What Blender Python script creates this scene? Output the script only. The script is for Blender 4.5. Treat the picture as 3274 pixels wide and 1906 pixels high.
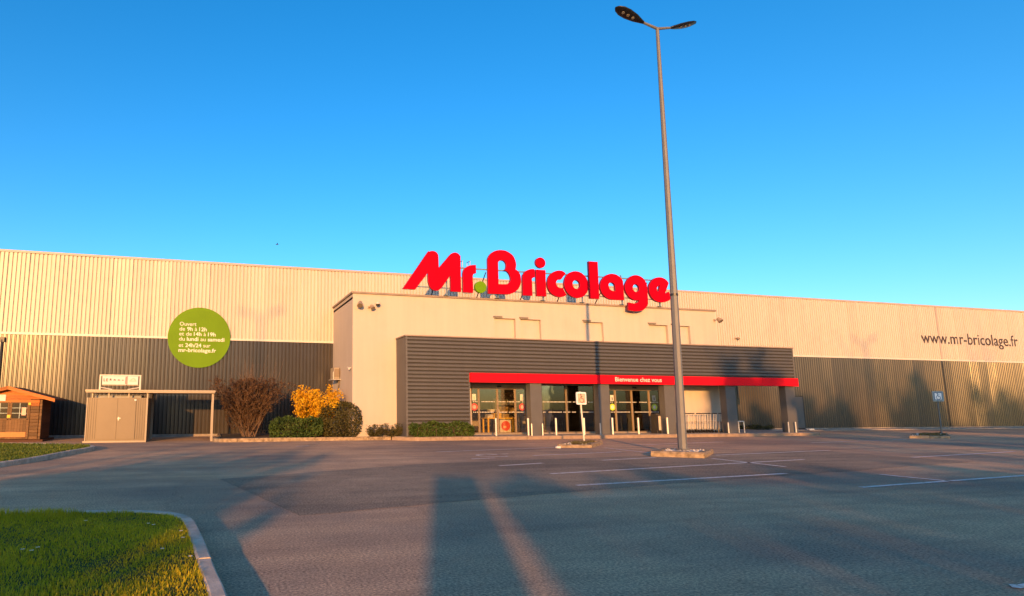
import bpy, bmesh, math, random
import numpy as np
from mathutils import Vector, Matrix

for o in list(bpy.data.objects):
    bpy.data.objects.remove(o, do_unlink=True)
random.seed(7)
rng = np.random.default_rng(11)
SC = bpy.context.scene
COL = SC.collection
PI = math.pi

# ---------------------------------------------------------------- camera
cam_d = bpy.data.cameras.new('camera')
cam = bpy.data.objects.new('camera', cam_d)
COL.objects.link(cam)
YAW, PITCH, ROLL = 0.256, 0.1436, 0.0015
cam_d.sensor_width = 36.0
cam_d.lens = 1905.67 / 3274 * 36.0
cam_d.shift_x = (1637 - 1168.42) / 3274
cam_d.shift_y = (1025.07 - 953) / 3274
cam_d.clip_start = 0.05
cam_d.clip_end = 3000
_f = Vector((math.sin(YAW) * math.cos(PITCH), math.cos(YAW) * math.cos(PITCH), math.sin(PITCH)))
_r = Vector((math.cos(YAW), -math.sin(YAW), 0))
_u = _r.cross(_f)
_r, _u = _r * math.cos(ROLL) + _u * math.sin(ROLL), _u * math.cos(ROLL) - _r * math.sin(ROLL)
cam.matrix_world = Matrix(((_r.x, _u.x, -_f.x, 0), (_r.y, _u.y, -_f.y, 0), (_r.z, _u.z, -_f.z, 1.45), (0, 0, 0, 1)))
SC.camera = cam

# ---------------------------------------------------------------- sky, sun, exposure
SUN_AZ = math.radians(21.8)          # direction the light travels, from +Y towards +X
SUN_EL = math.radians(8.2)
world = bpy.data.worlds.new('World')
SC.world = world
world.use_nodes = True
nt = world.node_tree
nt.nodes.clear()
wo = nt.nodes.new('ShaderNodeOutputWorld')
bg = nt.nodes.new('ShaderNodeBackground')
sky = nt.nodes.new('ShaderNodeTexSky')
sky.sky_type = 'NISHITA'
sky.sun_disc = False
sky.sun_elevation = SUN_EL
sky.sun_rotation = SUN_AZ + PI
sky.altitude = 0
sky.air_density = 1.0
sky.dust_density = 0.9
sky.ozone_density = 3.4
hs = nt.nodes.new('ShaderNodeHueSaturation')
hs.inputs['Saturation'].default_value = 1.24
hs.inputs['Hue'].default_value = 0.5
nt.links.new(sky.outputs[0], hs.inputs['Color'])
nt.links.new(hs.outputs[0], bg.inputs['Color'])
bg.inputs['Strength'].default_value = 0.15
nt.links.new(bg.outputs[0], wo.inputs['Surface'])

sun_d = bpy.data.lights.new('sun', 'SUN')
sun_d.energy = 3.3
sun_d.angle = math.radians(0.65)
sun_d.color = (1.0, 0.46, 0.13)
sun = bpy.data.objects.new('sun', sun_d)
COL.objects.link(sun)
_d = Vector((math.sin(SUN_AZ) * math.cos(SUN_EL), math.cos(SUN_AZ) * math.cos(SUN_EL), -math.sin(SUN_EL)))
sun.rotation_euler = _d.to_track_quat('-Z', 'Y').to_euler()
sun.location = (-20, -50, 30)

SC.view_settings.view_transform = 'Standard'
SC.view_settings.look = 'None'
SC.view_settings.exposure = 1.22
SC.view_settings.gamma = 1.0
SC.render.resolution_x = 1024
SC.render.resolution_y = 596


# ---------------------------------------------------------------- materials
def new_mat(name):
    m = bpy.data.materials.new(name)
    m.use_nodes = True
    n = m.node_tree
    n.nodes.clear()
    out = n.nodes.new('ShaderNodeOutputMaterial')
    b = n.nodes.new('ShaderNodeBsdfPrincipled')
    n.links.new(b.outputs[0], out.inputs['Surface'])
    return m, n, b, out


def tex_coord(n, scale=(1, 1, 1), kind='Object'):
    tc = n.nodes.new('ShaderNodeTexCoord')
    mp = n.nodes.new('ShaderNodeMapping')
    mp.inputs['Scale'].default_value = scale
    n.links.new(tc.outputs[kind], mp.inputs['Vector'])
    return mp.outputs[0]


def noise(n, vec, scale, detail=4, rough=0.6):
    t = n.nodes.new('ShaderNodeTexNoise')
    t.inputs['Scale'].default_value = scale
    t.inputs['Detail'].default_value = detail
    t.inputs['Roughness'].default_value = rough
    n.links.new(vec, t.inputs['Vector'])
    return t.outputs['Fac']


def ramp(n, fac, stops):
    r = n.nodes.new('ShaderNodeValToRGB')
    cr = r.color_ramp
    while len(cr.elements) < len(stops):
        cr.elements.new(0.5)
    for e, (p, c) in zip(cr.elements, stops):
        e.position = p
        e.color = (*c, 1)
    n.links.new(fac, r.inputs['Fac'])
    return r.outputs['Color']


def mixc(n, a, b, fac, mode='MIX'):
    m = n.nodes.new('ShaderNodeMix')
    m.data_type = 'RGBA'
    m.blend_type = mode
    for sock, v in ((m.inputs[6], a), (m.inputs[7], b), (m.inputs[0], fac)):
        if hasattr(v, 'is_linked') or hasattr(v, 'node'):
            n.links.new(v, sock)
        elif isinstance(v, (int, float)):
            sock.default_value = v
        else:
            sock.default_value = (*v, 1)
    return m.outputs[2]


def bump(n, b, h, strength=0.3, dist=0.02):
    bp = n.nodes.new('ShaderNodeBump')
    bp.inputs['Strength'].default_value = strength
    bp.inputs['Distance'].default_value = dist
    n.links.new(h, bp.inputs['Height'])
    n.links.new(bp.outputs[0], b.inputs['Normal'])


def simple(name, col, rough=0.5, metal=0.0, var=0.12, vscale=3.0, spec=0.5, bmp=0.0, bscale=60):
    """base colour with gentle mottling and optional fine relief"""
    m, n, b, o = new_mat(name)
    v = tex_coord(n)
    f = noise(n, v, vscale, 5)
    lo = tuple(c * (1 - var) for c in col)
    hi = tuple(min(1, c * (1 + var)) for c in col)
    c = ramp(n, f, [(0.3, lo), (0.7, hi)])
    n.links.new(c, b.inputs['Base Color'])
    b.inputs['Roughness'].default_value = rough
    b.inputs['Metallic'].default_value = metal
    b.inputs['Specular IOR Level'].default_value = spec
    if bmp:
        bump(n, b, noise(n, v, bscale, 3), bmp)
    return m


def weathered(name, col, rough, spec, streak=0.10, sheet=0.05, dirt=(0.30, 0.25, 0.20), grit=0.0):
    """painted wall with rain streaks, faint dirt and a slightly different tone on every sheet"""
    m, n, b, o = new_mat(name)
    tc = n.nodes.new('ShaderNodeNewGeometry')
    mp = n.nodes.new('ShaderNodeMapping')
    mp.inputs['Scale'].default_value = (2.6, 2.6, 0.16)
    n.links.new(tc.outputs['Position'], mp.inputs['Vector'])
    st = noise(n, mp.outputs[0], 1.0, 5, 0.65)
    mp2 = n.nodes.new('ShaderNodeMapping')
    n.links.new(tc.outputs['Position'], mp2.inputs['Vector'])
    cloud = noise(n, mp2.outputs[0], 0.7, 5, 0.6)
    c = ramp(n, st, [(0.34, tuple(v * (1 - streak) for v in col)), (0.62, col)])
    c = mixc(n, c, dirt, ramp(n, cloud, [(0.52, (0, 0, 0)), (0.80, (0.22, 0.22, 0.22))]), 'MIX')
    oi = n.nodes.new('ShaderNodeObjectInfo')
    c = mixc(n, c, ramp(n, oi.outputs['Random'], [(0, (1 - sheet,) * 3), (1, (1 + sheet,) * 3)]), 1.0, 'MULTIPLY')
    n.links.new(c, b.inputs['Base Color'])
    b.inputs['Roughness'].default_value = rough
    b.inputs['Specular IOR Level'].default_value = spec
    if grit:
        bump(n, b, noise(n, mp2.outputs[0], 60, 3), grit)
    return m


def asphalt_mat(name, lo, hi, stain):
    m, n, b, o = new_mat(name)
    v = tex_coord(n)
    big = noise(n, v, 0.16, 5, 0.55)
    mid = noise(n, v, 1.1, 5, 0.65)
    fine = noise(n, v, 38, 4, 0.75)
    streak = noise(n, tex_coord(n, (0.12, 1.3, 1)), 1.0, 4, 0.6)
    c = ramp(n, mid, [(0.3, lo), (0.7, hi)])
    c = mixc(n, c, stain, ramp(n, big, [(0.44, (0, 0, 0)), (0.60, (0.9, 0.9, 0.9))]), 'MIX')
    c = mixc(n, c, ramp(n, streak, [(0.35, (0.82, 0.82, 0.84)), (0.65, (1.1, 1.1, 1.08))]), 1.0, 'MULTIPLY')
    c = mixc(n, c, ramp(n, fine, [(0.32, (0.25, 0.25, 0.27)), (0.48, (1, 1, 1)), (0.68, (2.1, 2.05, 1.95))]), 0.8, 'MULTIPLY')
    cr = n.nodes.new('ShaderNodeTexVoronoi')
    cr.feature = 'DISTANCE_TO_EDGE'
    cr.inputs['Scale'].default_value = 0.22
    wob = n.nodes.new('ShaderNodeVectorMath')
    wob.operation = 'ADD'
    nz = n.nodes.new('ShaderNodeTexNoise')
    nz.inputs['Scale'].default_value = 1.4
    n.links.new(v, nz.inputs['Vector'])
    n.links.new(v, wob.inputs[0])
    n.links.new(nz.outputs['Color'], wob.inputs[1])
    n.links.new(wob.outputs[0], cr.inputs['Vector'])
    c = mixc(n, c, ramp(n, cr.outputs['Distance'], [(0.0, (0.6, 0.6, 0.6)), (0.006, (1, 1, 1))]), 0.4, 'MULTIPLY')
    n.links.new(c, b.inputs['Base Color'])
    b.inputs['Roughness'].default_value = 0.95
    b.inputs['Specular IOR Level'].default_value = 0.06
    bump(n, b, fine, 0.6, 0.015)
    return m


M = {}
M['asphalt'] = asphalt_mat('asphalt', (0.46, 0.29, 0.165), (0.58, 0.37, 0.215), (0.29, 0.21, 0.145))
M['asphalt_patch'] = asphalt_mat('asphalt_patch', (0.27, 0.20, 0.13), (0.38, 0.27, 0.17), (0.21, 0.165, 0.115))
M['concrete'] = simple('concrete', (0.27, 0.235, 0.20), 0.9, 0, 0.28, 4, 0.3, 0.35, 45)
M['kerb'] = simple('kerb_concrete', (0.50, 0.40, 0.29), 0.9, 0, 0.30, 5, 0.3, 0.4, 40)
M['gravel'] = simple('gravel', (0.55, 0.50, 0.42), 0.95, 0, 0.35, 30, 0.2, 0.6, 60)
M['soil'] = simple('soil', (0.10, 0.075, 0.05), 0.95, 0, 0.4, 6, 0.2, 0.6, 25)
M['turf'] = simple('turf', (0.07, 0.075, 0.02), 0.95, 0, 0.4, 5, 0.1, 0.5, 40)
M['white_steel'] = weathered('white_steel', (0.515, 0.455, 0.38), 0.42, 0.35, 0.07, 0.035)
M['white_trim'] = simple('white_trim', (0.55, 0.50, 0.43), 0.4, 0, 0.03, 1)
M['pink_trim'] = simple('roof_edge_trim', (0.38, 0.31, 0.28), 0.5, 0, 0.08, 1)
M['dark_steel'] = weathered('dark_steel', (0.047, 0.039, 0.032), 0.24, 0.5, 0.16, 0.10, (0.07, 0.06, 0.05))
M['render'] = weathered('white_render', (0.49, 0.42, 0.35), 0.9, 0.2, 0.06, 0.0, (0.34, 0.28, 0.22), 0.12)
M['coping'] = simple('coping', (0.24, 0.18, 0.14), 0.6, 0, 0.15, 2)
M['anthracite'] = simple('anthracite_slat', (0.078, 0.074, 0.072), 0.45, 0.0, 0.07, 2, 0.5)
M['anthracite_flat'] = simple('anthracite_panel', (0.095, 0.092, 0.090), 0.55, 0.0, 0.08, 2, 0.4)
M['slat_back'] = simple('slat_backing', (0.03, 0.028, 0.027), 0.7)
M['red'] = simple('red_panel', (0.80, 0.003, 0.012), 0.5, 0, 0.04, 1.5, 0.15)
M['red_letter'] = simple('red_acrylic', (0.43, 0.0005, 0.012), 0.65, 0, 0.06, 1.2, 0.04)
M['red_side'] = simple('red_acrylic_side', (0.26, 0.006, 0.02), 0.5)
M['green'] = simple('green_panel', (0.115, 0.225, 0.003), 0.6, 0, 0.07, 1.0, 0.15)
M['green_letter'] = simple('green_acrylic', (0.115, 0.25, 0.003), 0.6, 0, 0.04, 2, 0.1)
M['white_paint'] = simple('white_print', (0.66, 0.65, 0.55), 0.6, 0, 0.03)
M['brown_print'] = simple('brown_print', (0.045, 0.03, 0.028), 0.6)
M['galv'] = simple('galvanised_steel', (0.135, 0.135, 0.135), 0.5, 0.1, 0.08, 3)
M['galv_dark'] = simple('dark_frame_steel', (0.05, 0.048, 0.047), 0.5, 0.3)
M['bluegrey'] = simple('blue_grey_steel', (0.20, 0.25, 0.28), 0.45, 0.4)
M['steel_post'] = simple('brushed_post', (0.55, 0.52, 0.47), 0.35, 0.25, 0.06, 6)
M['black'] = simple('black_plastic', (0.018, 0.017, 0.018), 0.45)
M['lamp_body'] = simple('lamp_housing', (0.012, 0.012, 0.016), 0.4, 0.3)
M['lens'] = simple('lamp_lens', (0.30, 0.28, 0.24), 0.2)
M['beige_steel'] = simple('beige_steel', (0.155, 0.118, 0.075), 0.45, 0.1, 0.05, 2)
M['beige_light'] = simple('beige_frame', (0.30, 0.245, 0.18), 0.45, 0.1, 0.05, 2)
M['frame'] = simple('bronze_frame', (0.22, 0.17, 0.12), 0.45, 0.3, 0.08, 3)
M['frame_light'] = simple('pale_frame', (0.27, 0.20, 0.13), 0.4, 0.2, 0.05, 3)
M['flood'] = simple('floodlight_shell', (0.30, 0.22, 0.15), 0.6, 0.0, 0.1, 5)
M['old_kerb'] = simple('mossy_kerb', (0.30, 0.22, 0.135), 0.95, 0, 0.45, 7, 0.1, 0.5, 25)
M['orange_print'] = simple('orange_print', (0.60, 0.20, 0.05), 0.7)
M['cream_box'] = simple('cream_panel', (0.50, 0.43, 0.34), 0.5)
M['pave_kerb'] = simple('worn_pavement_kerb', (0.30, 0.215, 0.15), 0.95, 0, 0.2, 5, 0.1)
M['paper'] = simple('paper', (0.62, 0.60, 0.55), 0.7, 0, 0.03)
M['yellow'] = simple('yellow_cloth', (0.75, 0.50, 0.05), 0.7)
M['tile'] = simple('shop_floor', (0.45, 0.42, 0.38), 0.4, 0, 0.08, 1.5)
M['interior'] = simple('interior_wall', (0.42, 0.38, 0.33), 0.8, 0, 0.08)
M['rack'] = simple('shop_rack', (0.16, 0.13, 0.10), 0.6, 0, 0.3)
M['goods_a'] = simple('goods_brown', (0.20, 0.125, 0.06), 0.6, 0, 0.4, 6)
M['goods_b'] = simple('goods_ochre', (0.30, 0.21, 0.08), 0.6, 0, 0.4, 6)
M['goods_c'] = simple('goods_grey', (0.16, 0.17, 0.16), 0.6, 0, 0.4, 6)
M['peach'] = simple('peach_print', (0.75, 0.45, 0.30), 0.7)
M['red_print'] = simple('red_print', (0.65, 0.08, 0.06), 0.6)
M['lime_print'] = simple('lime_print', (0.50, 0.62, 0.04), 0.6)
M['dark_print'] = simple('dark_print', (0.10, 0.09, 0.08), 0.6)
M['sign_blue'] = simple('sign_blue', (0.05, 0.13, 0.24), 0.5)
M['sign_faded'] = simple('sign_faded', (0.62, 0.36, 0.28), 0.6)
M['sign_white'] = simple('sign_white', (0.74, 0.75, 0.74), 0.5)
M['cream_post'] = simple('cream_post', (0.66, 0.60, 0.50), 0.5, 0.1, 0.08, 5)
M['roof_grey'] = simple('roof_membrane', (0.30, 0.30, 0.30), 0.9)
M['bark'] = simple('bark', (0.11, 0.08, 0.055), 0.95, 0, 0.3, 12, 0.2, 0.5, 30)
M['twig'] = simple('twig', (0.14, 0.085, 0.05), 0.9, 0, 0.3, 12)
M['bird'] = simple('bird_feather', (0.04, 0.04, 0.045), 0.8)


def wood_mat(name, lo, hi):
    m, n, b, o = new_mat(name)
    v = tex_coord(n, (1.0, 8, 14))
    f = noise(n, v, 2.2, 6, 0.65)
    oi = n.nodes.new('ShaderNodeObjectInfo')
    c = ramp(n, f, [(0.3, lo), (0.7, hi)])
    c = mixc(n, c, ramp(n, oi.outputs['Random'], [(0, (0.72, 0.72, 0.72)), (1, (1.2, 1.15, 1.1))]), 1.0, 'MULTIPLY')
    n.links.new(c, b.inputs['Base Color'])
    b.inputs['Roughness'].default_value = 0.75
    b.inputs['Specular IOR Level'].default_value = 0.25
    return m


M['wood_orange'] = wood_mat('wood_orange', (0.34, 0.11, 0.03), (0.52, 0.19, 0.05))
M['wood_brown'] = wood_mat('wood_brown', (0.12, 0.068, 0.028), (0.20, 0.115, 0.05))
M['wood_dark'] = wood_mat('wood_dark', (0.08, 0.035, 0.018), (0.13, 0.055, 0.03))


def worn_paint(name):
    m, n, b, o = new_mat(name)
    v = tex_coord(n)
    f = noise(n, v, 7, 6, 0.7)
    f2 = noise(n, v, 45, 3, 0.7)
    w = mixc(n, f, f2, 0.4)
    c = ramp(n, w, [(0.40, (0.44, 0.30, 0.19)), (0.52, (0.70, 0.64, 0.56))])
    n.links.new(c, b.inputs['Base Color'])
    b.inputs['Roughness'].default_value = 0.8
    return m


M['line'] = worn_paint('worn_line_paint')


def glass_mat():
    m, n, b, out = new_mat('shop_glass')
    n.nodes.remove(b)
    g = n.nodes.new('ShaderNodeBsdfGlossy')
    g.inputs['Roughness'].default_value = 0.015
    g.inputs['Color'].default_value = (0.9, 0.88, 0.82, 1)
    t = n.nodes.new('ShaderNodeBsdfTransparent')
    t.inputs['Color'].default_value = (0.93, 0.91, 0.86, 1)
    fr = n.nodes.new('ShaderNodeFresnel')
    fr.inputs['IOR'].default_value = 1.9
    v = tex_coord(n)
    bp = n.nodes.new('ShaderNodeBump')
    bp.inputs['Strength'].default_value = 0.05
    bp.inputs['Distance'].default_value = 0.02
    n.links.new(noise(n, v, 1.3, 2), bp.inputs['Height'])
    n.links.new(bp.outputs[0], g.inputs['Normal'])
    mx = n.nodes.new('ShaderNodeMixShader')
    n.links.new(fr.outputs[0], mx.inputs[0])
    n.links.new(t.outputs[0], mx.inputs[1])
    n.links.new(g.outputs[0], mx.inputs[2])
    n.links.new(mx.outputs[0], out.inputs['Surface'])
    return m


M['glass'] = glass_mat()
M['dark_glass'] = simple('dark_window_glass', (0.02, 0.018, 0.016), 0.12, 0, 0.1, 2, 0.6)


def leaf_mat(name, dark, light, trans=0.25, rough=0.6):
    """leaf colour varies per face through a stored random value"""
    m, n, b, out = new_mat(name)
    at = n.nodes.new('ShaderNodeAttribute')
    at.attribute_name = 'tone'
    c = ramp(n, at.outputs['Fac'], [(0.0, dark), (1.0, light)])
    n.links.new(c, b.inputs['Base Color'])
    b.inputs['Roughness'].default_value = rough
    b.inputs['Specular IOR Level'].default_value = 0.25
    t = n.nodes.new('ShaderNodeBsdfTranslucent')
    n.links.new(c, t.inputs['Color'])
    mx = n.nodes.new('ShaderNodeMixShader')
    mx.inputs[0].default_value = trans
    n.links.new(b.outputs[0], mx.inputs[1])
    n.links.new(t.outputs[0], mx.inputs[2])
    n.links.new(mx.outputs[0], out.inputs['Surface'])
    return m


M['grass'] = leaf_mat('grass_blades', (0.33, 0.315, 0.006), (0.70, 0.54, 0.022), 0.45)
M['grass_far'] = leaf_mat('grass_far', (0.07, 0.13, 0.012), (0.22, 0.25, 0.04), 0.3)
M['grass_dry'] = leaf_mat('grass_dry', (0.10, 0.09, 0.03), (0.26, 0.20, 0.08), 0.3)
M['leaf_dark'] = leaf_mat('leaf_dark_green', (0.035, 0.034, 0.009), (0.095, 0.085, 0.026), 0.15)
M['leaf_green'] = leaf_mat('leaf_green', (0.025, 0.05, 0.010), (0.09, 0.14, 0.025), 0.2)
M['leaf_brown'] = leaf_mat('leaf_brown', (0.05, 0.024, 0.012), (0.14, 0.075, 0.035), 0.15)
M['flower'] = leaf_mat('forsythia_flower', (0.50, 0.22, 0.004), (0.82, 0.52, 0.015), 0.3)
M['leaf_tree'] = leaf_mat('leaf_tree', (0.03, 0.045, 0.015), (0.10, 0.12, 0.04), 0.25)
M['daisy'] = simple('daisy_petal', (0.85, 0.85, 0.80), 0.6)


# ---------------------------------------------------------------- builders
class MB:
    def __init__(self):
        self.v, self.f = [], []

    def add(self, vs, fs):
        o = len(self.v)
        self.v += [tuple(p) for p in vs]
        self.f += [tuple(i + o for i in q) for q in fs]
        return self

    def box(self, x0, x1, y0, y1, z0, z1):
        return self.add([(x0, y0, z0), (x1, y0, z0), (x1, y1, z0), (x0, y1, z0), (x0, y0, z1), (x1, y0, z1), (x1, y1, z1), (x0, y1, z1)],
                        [(0, 3, 2, 1), (4, 5, 6, 7), (0, 1, 5, 4), (1, 2, 6, 5), (2, 3, 7, 6), (3, 0, 4, 7)])

    def cbox(self, x0, x1, y0, y1, z0, z1, c=0.01):
        """box with chamfered edges all round the top and the vertical corners"""
        P = [(x0 + c, y0), (x1 - c, y0), (x1, y0 + c), (x1, y1 - c), (x1 - c, y1), (x0 + c, y1), (x0, y1 - c), (x0, y0 + c)]
        cx, cy = (x0 + x1) / 2, (y0 + y1) / 2
        vs = [(x, y, z0) for x, y in P] + [(x, y, z1 - c) for x, y in P]
        vs += [(x + (c if x < cx else -c), y + (c if y < cy else -c), z1) for x, y in P]
        fs = [tuple(reversed(range(8))), tuple(range(16, 24))]
        for k in (0, 8):
            for i in range(8):
                j = (i + 1) % 8
                fs.append((k + i, k + j, k + 8 + j, k + 8 + i))
        return self.add(vs, fs)

    def prism(self, poly, z0, z1):
        n = len(poly)
        vs = [(x, y, z0) for x, y in poly] + [(x, y, z1) for x, y in poly]
        fs = [tuple(reversed(range(n))), tuple(range(n, 2 * n))]
        fs += [(i, (i + 1) % n, n + (i + 1) % n, n + i) for i in range(n)]
        return self.add(vs, fs)

    def xz(self, poly, y0, y1):
        """outline in the facade plane, given depth from y0 (front) to y1"""
        n = len(poly)
        vs = [(x, y0, z) for x, z in poly] + [(x, y1, z) for x, z in poly]
        fs = [tuple(range(n)), tuple(reversed(range(n, 2 * n)))]
        fs += [(i, n + i, n + (i + 1) % n, (i + 1) % n) for i in range(n)]
        return self.add(vs, fs)

    def tube(self, p0, p1, r0, r1=None, n=8, caps=True):
        r1 = r0 if r1 is None else r1
        p0, p1 = Vector(p0), Vector(p1)
        d = (p1 - p0).normalized()
        a = d.orthogonal().normalized()
        b = d.cross(a)
        vs = []
        for p, r in ((p0, r0), (p1, r1)):
            for i in range(n):
                t = 2 * PI * i / n
                vs.append(p + (a * math.cos(t) + b * math.sin(t)) * r)
        fs = [(i, (i + 1) % n, n + (i + 1) % n, n + i) for i in range(n)]
        if caps:
            fs += [tuple(reversed(range(n))), tuple(range(n, 2 * n))]
        return self.add(vs, fs)

    def path(self, pts, r, n=8):
        for a, b in zip(pts, pts[1:]):
            self.tube(a, b, r, r, n)
        return self

    def disc(self, c, r, y0, y1, n=40, sx=1.0):
        return self.xz([(c[0] + r * sx * math.cos(2 * PI * i / n), c[1] + r * math.sin(2 * PI * i / n)) for i in range(n)], y0, y1)

    def mesh(self, name='mesh'):
        me = bpy.data.meshes.new(name)
        me.from_pydata(self.v, [], self.f)
        me.update()
        return me

    def build(self, name, mat, parent=None, smooth=False):
        return link(name, self.mesh(name), mat, parent, smooth)


def link(name, me, mat, parent=None, smooth=False):
    o = bpy.data.objects.new(name, me)
    if mat is not None and not me.materials:
        me.materials.append(M[mat])
    if smooth:
        for p in me.polygons:
            p.use_smooth = True
    COL.objects.link(o)
    if parent:
        o.parent = parent
    return o


def thing(name, label, cat, loc=(0, 0, 0), rz=0, group=None):
    o = bpy.data.objects.new(name, None)
    o.empty_display_size = 0.2
    COL.objects.link(o)
    o.location = loc
    o.rotation_euler = (0, 0, rz)
    return tag(o, label, cat, group)


def tag(o, label, cat, group=None):
    o['label'] = label
    o['category'] = cat
    if group:
        o['group'] = group
    return o


def struct(o):
    o['kind'] = 'structure'
    return o


def dup(root, loc, label, rz=None):
    r = root.copy()
    COL.objects.link(r)
    r.location = loc
    if rz is not None:
        r.rotation_euler = (0, 0, rz)
    r['label'] = label
    for ch in list(root.children):
        c = ch.copy()
        COL.objects.link(c)
        c.parent = r
        for g in list(ch.children):
            d = g.copy()
            COL.objects.link(d)
            d.parent = c
    return r


def quads(name, centers, udir, vdir, tone, mat, parent=None, tri=False):
    """many small leaf faces: centre plus/minus two half-axes"""
    n = len(centers)
    if tri:
        co = np.stack([centers - udir, centers + udir, centers + vdir * 2], 1).reshape(-1, 3)
        k = 3
    else:
        co = np.stack([centers - vdir, centers + udir, centers + vdir, centers - udir], 1).reshape(-1, 3)
        k = 4
    me = bpy.data.meshes.new(name)
    me.vertices.add(n * k)
    me.vertices.foreach_set('co', co.astype(np.float32).ravel())
    me.loops.add(n * k)
    me.loops.foreach_set('vertex_index', np.arange(n * k, dtype=np.int32))
    me.polygons.add(n)
    me.polygons.foreach_set('loop_start', np.arange(0, n * k, k, dtype=np.int32))
    at = me.attributes.new('tone', 'FLOAT', 'POINT')
    at.data.foreach_set('value', np.repeat(tone, k).astype(np.float32))
    me.update()
    me.validate()
    return link(name, me, mat, parent)


def rand_dirs(n):
    d = rng.normal(size=(n, 3))
    return d / np.linalg.norm(d, axis=1, keepdims=True)


def leaves(name, pts, size, mat, parent=None, aspect=0.55, up=0.0, clump=1.2):
    n = len(pts)
    u = rand_dirs(n)
    u[:, 2] += up
    u /= np.linalg.norm(u, axis=1, keepdims=True)
    w = np.cross(u, rand_dirs(n))
    w /= np.linalg.norm(w, axis=1, keepdims=True) + 1e-9
    s = size * rng.uniform(0.6, 1.3, n)[:, None]
    ph = np.sin(pts[:, 0] * 2.3 * clump + 1.3) * np.sin(pts[:, 1] * 2.7 * clump) * np.sin(pts[:, 2] * 2.9 * clump + .5)
    tone = np.clip(0.45 + 0.35 * ph + rng.normal(0, 0.22, n), 0, 1)
    return quads(name, pts, w * s * aspect, u * s, tone, mat, parent)


# text -> mesh with the built-in font -----------------------------------------
def text_mesh(body, bold=0.0):
    cu = bpy.data.curves.new('txt', 'FONT')
    cu.body = body
    cu.size = 1.0
    cu.offset = bold
    cu.resolution_u = 3
    cu.fill_mode = 'FRONT'
    ob = bpy.data.objects.new('txt', cu)
    COL.objects.link(ob)
    bpy.context.view_layer.update()
    me = bpy.data.meshes.new_from_object(ob.evaluated_get(bpy.context.evaluated_depsgraph_get()))
    bpy.data.objects.remove(ob, do_unlink=True)
    bpy.data.curves.remove(cu)
    me.materials.clear()
    return me


def bounds2(me):
    c = np.array([v.co[:2] for v in me.vertices])
    return c.min(0), c.max(0)


_capb = bounds2(text_mesh('H'))
CAP = float(_capb[1][1] - _capb[0][1])
_spb = bounds2(text_mesh('n n'))
_spn = bounds2(text_mesh('nn'))
SPACE = float((_spb[1][0] - _spb[0][0]) - (_spn[1][0] - _spn[0][0]))


def facade_text(me, x0, z0, sx, sz, y, name, mat, parent, shift=0.0):
    """lay flat letters upright in the facade plane, reading from the front"""
    for v in me.vertices:
        v.co = (x0 + (v.co.x + shift) * sx, y, z0 + v.co.y * sz)
    me.update()
    return link(name, me, mat, parent)


# ================================================================= THE SETTING
ground = struct(MB().add([(-220, -220, 0), (260, -220, 0), (260, 220, 0), (-220, 220, 0)], [(0, 1, 2, 3)]).build('car_park', 'asphalt'))


def sheet(name, poly, z, mat, parent):
    return MB().add([(x, y, z) for x, y in poly], [tuple(range(len(poly)))]).build(name, mat, parent)


def jitter_poly(top, bot, amp=0.05, step=0.5):
    def res(p):
        out = []
        for a, b in zip(p, p[1:]):
            k = max(1, int(math.dist(a, b) / step))
            for i in range(k):
                t = i / k
                out.append((a[0] + (b[0] - a[0]) * t, a[1] + (b[1] - a[1]) * t + random.uniform(-amp, amp)))
        out.append(p[-1])
        return out
    return res(bot) + list(reversed(res(top)))


sheet('repaired_strip', jitter_poly([(0.3, 12.7), (2.3, 13.5), (5.2, 14.7), (8.3, 15.2), (13, 15.6), (20, 16.2)],
                                    [(1.25, 8.25), (2.4, 8.5), (3.5, 8.8), (4.9, 9.1), (7.2, 9.6), (12, 10.4), (20, 11.8)]), 0.004, 'asphalt_patch', ground)


def stripe(ax, ay, bx, by, w=0.12):
    d = Vector((bx - ax, by - ay))
    n = Vector((-d.y, d.x)).normalized() * w / 2
    return sheet('painted_line', [(ax + n.x, ay + n.y), (ax - n.x, ay - n.y), (bx - n.x, by - n.y), (bx + n.x, by + n.y)], 0.009, 'line', ground)


for a in [(7.2, 18.45, 12.15, 19.45), (7.2, 15.75, 8.0, 15.92), (7.05, 13.8, 8.5, 14.18), (9.5, 16.4, 13.1, 17.1), (10.5, 14.52, 12.6, 14.95),
          (7.3, 11.9, 16.2, 13.4), (6.7, 10.05, 12.4, 10.7), (13.95, 14.3, 13.78, 11.9), (11.6, 8.55, 18.5, 9.3), (14.22, 10.05, 14.29, 8.8),
          (13.8, 18.9, 13.7, 16.5), (14.98, 15.22, 20.5, 16.0), (3.2, 22.2, 3.7, 22.45), (15.6, 19.9, 21, 20.9), (18.5, 9.3, 26, 10.3),
          (20, 13.2, 26, 14.1), (24, 19.5, 31, 20.6)]:
    stripe(*a)
# painted wheelchair bay emblem (worn), made of ring and bars
em = MB()
for i in range(14):
    t0, t1 = 2 * PI * i / 18 + 0.6, 2 * PI * (i + 1) / 18 + 0.6
    cx, cy = 8.35, 16.75
    em.add([(cx + r * math.cos(t) * 1.0, cy + r * math.sin(t), 0.0095) for r, t in ((0.42, t0), (0.52, t0), (0.52, t1), (0.42, t1))], [(0, 1, 2, 3)])
em.add([(8.3, 16.9, 0.0095), (9.1, 17.1, 0.0095), (9.08, 17.2, 0.0095), (8.28, 17.0, 0.0095)], [(0, 1, 2, 3)])
em.build('painted_emblem', 'line', ground)
# corner of an arrow marking at the right edge of the frame
sheet('painted_arrow', [(6.37, 3.60), (6.40, 3.56), (6.9, 3.62), (6.9, 3.68), (6.5, 3.64), (6.46, 3.67)], 0.009, 'line', ground)


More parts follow.
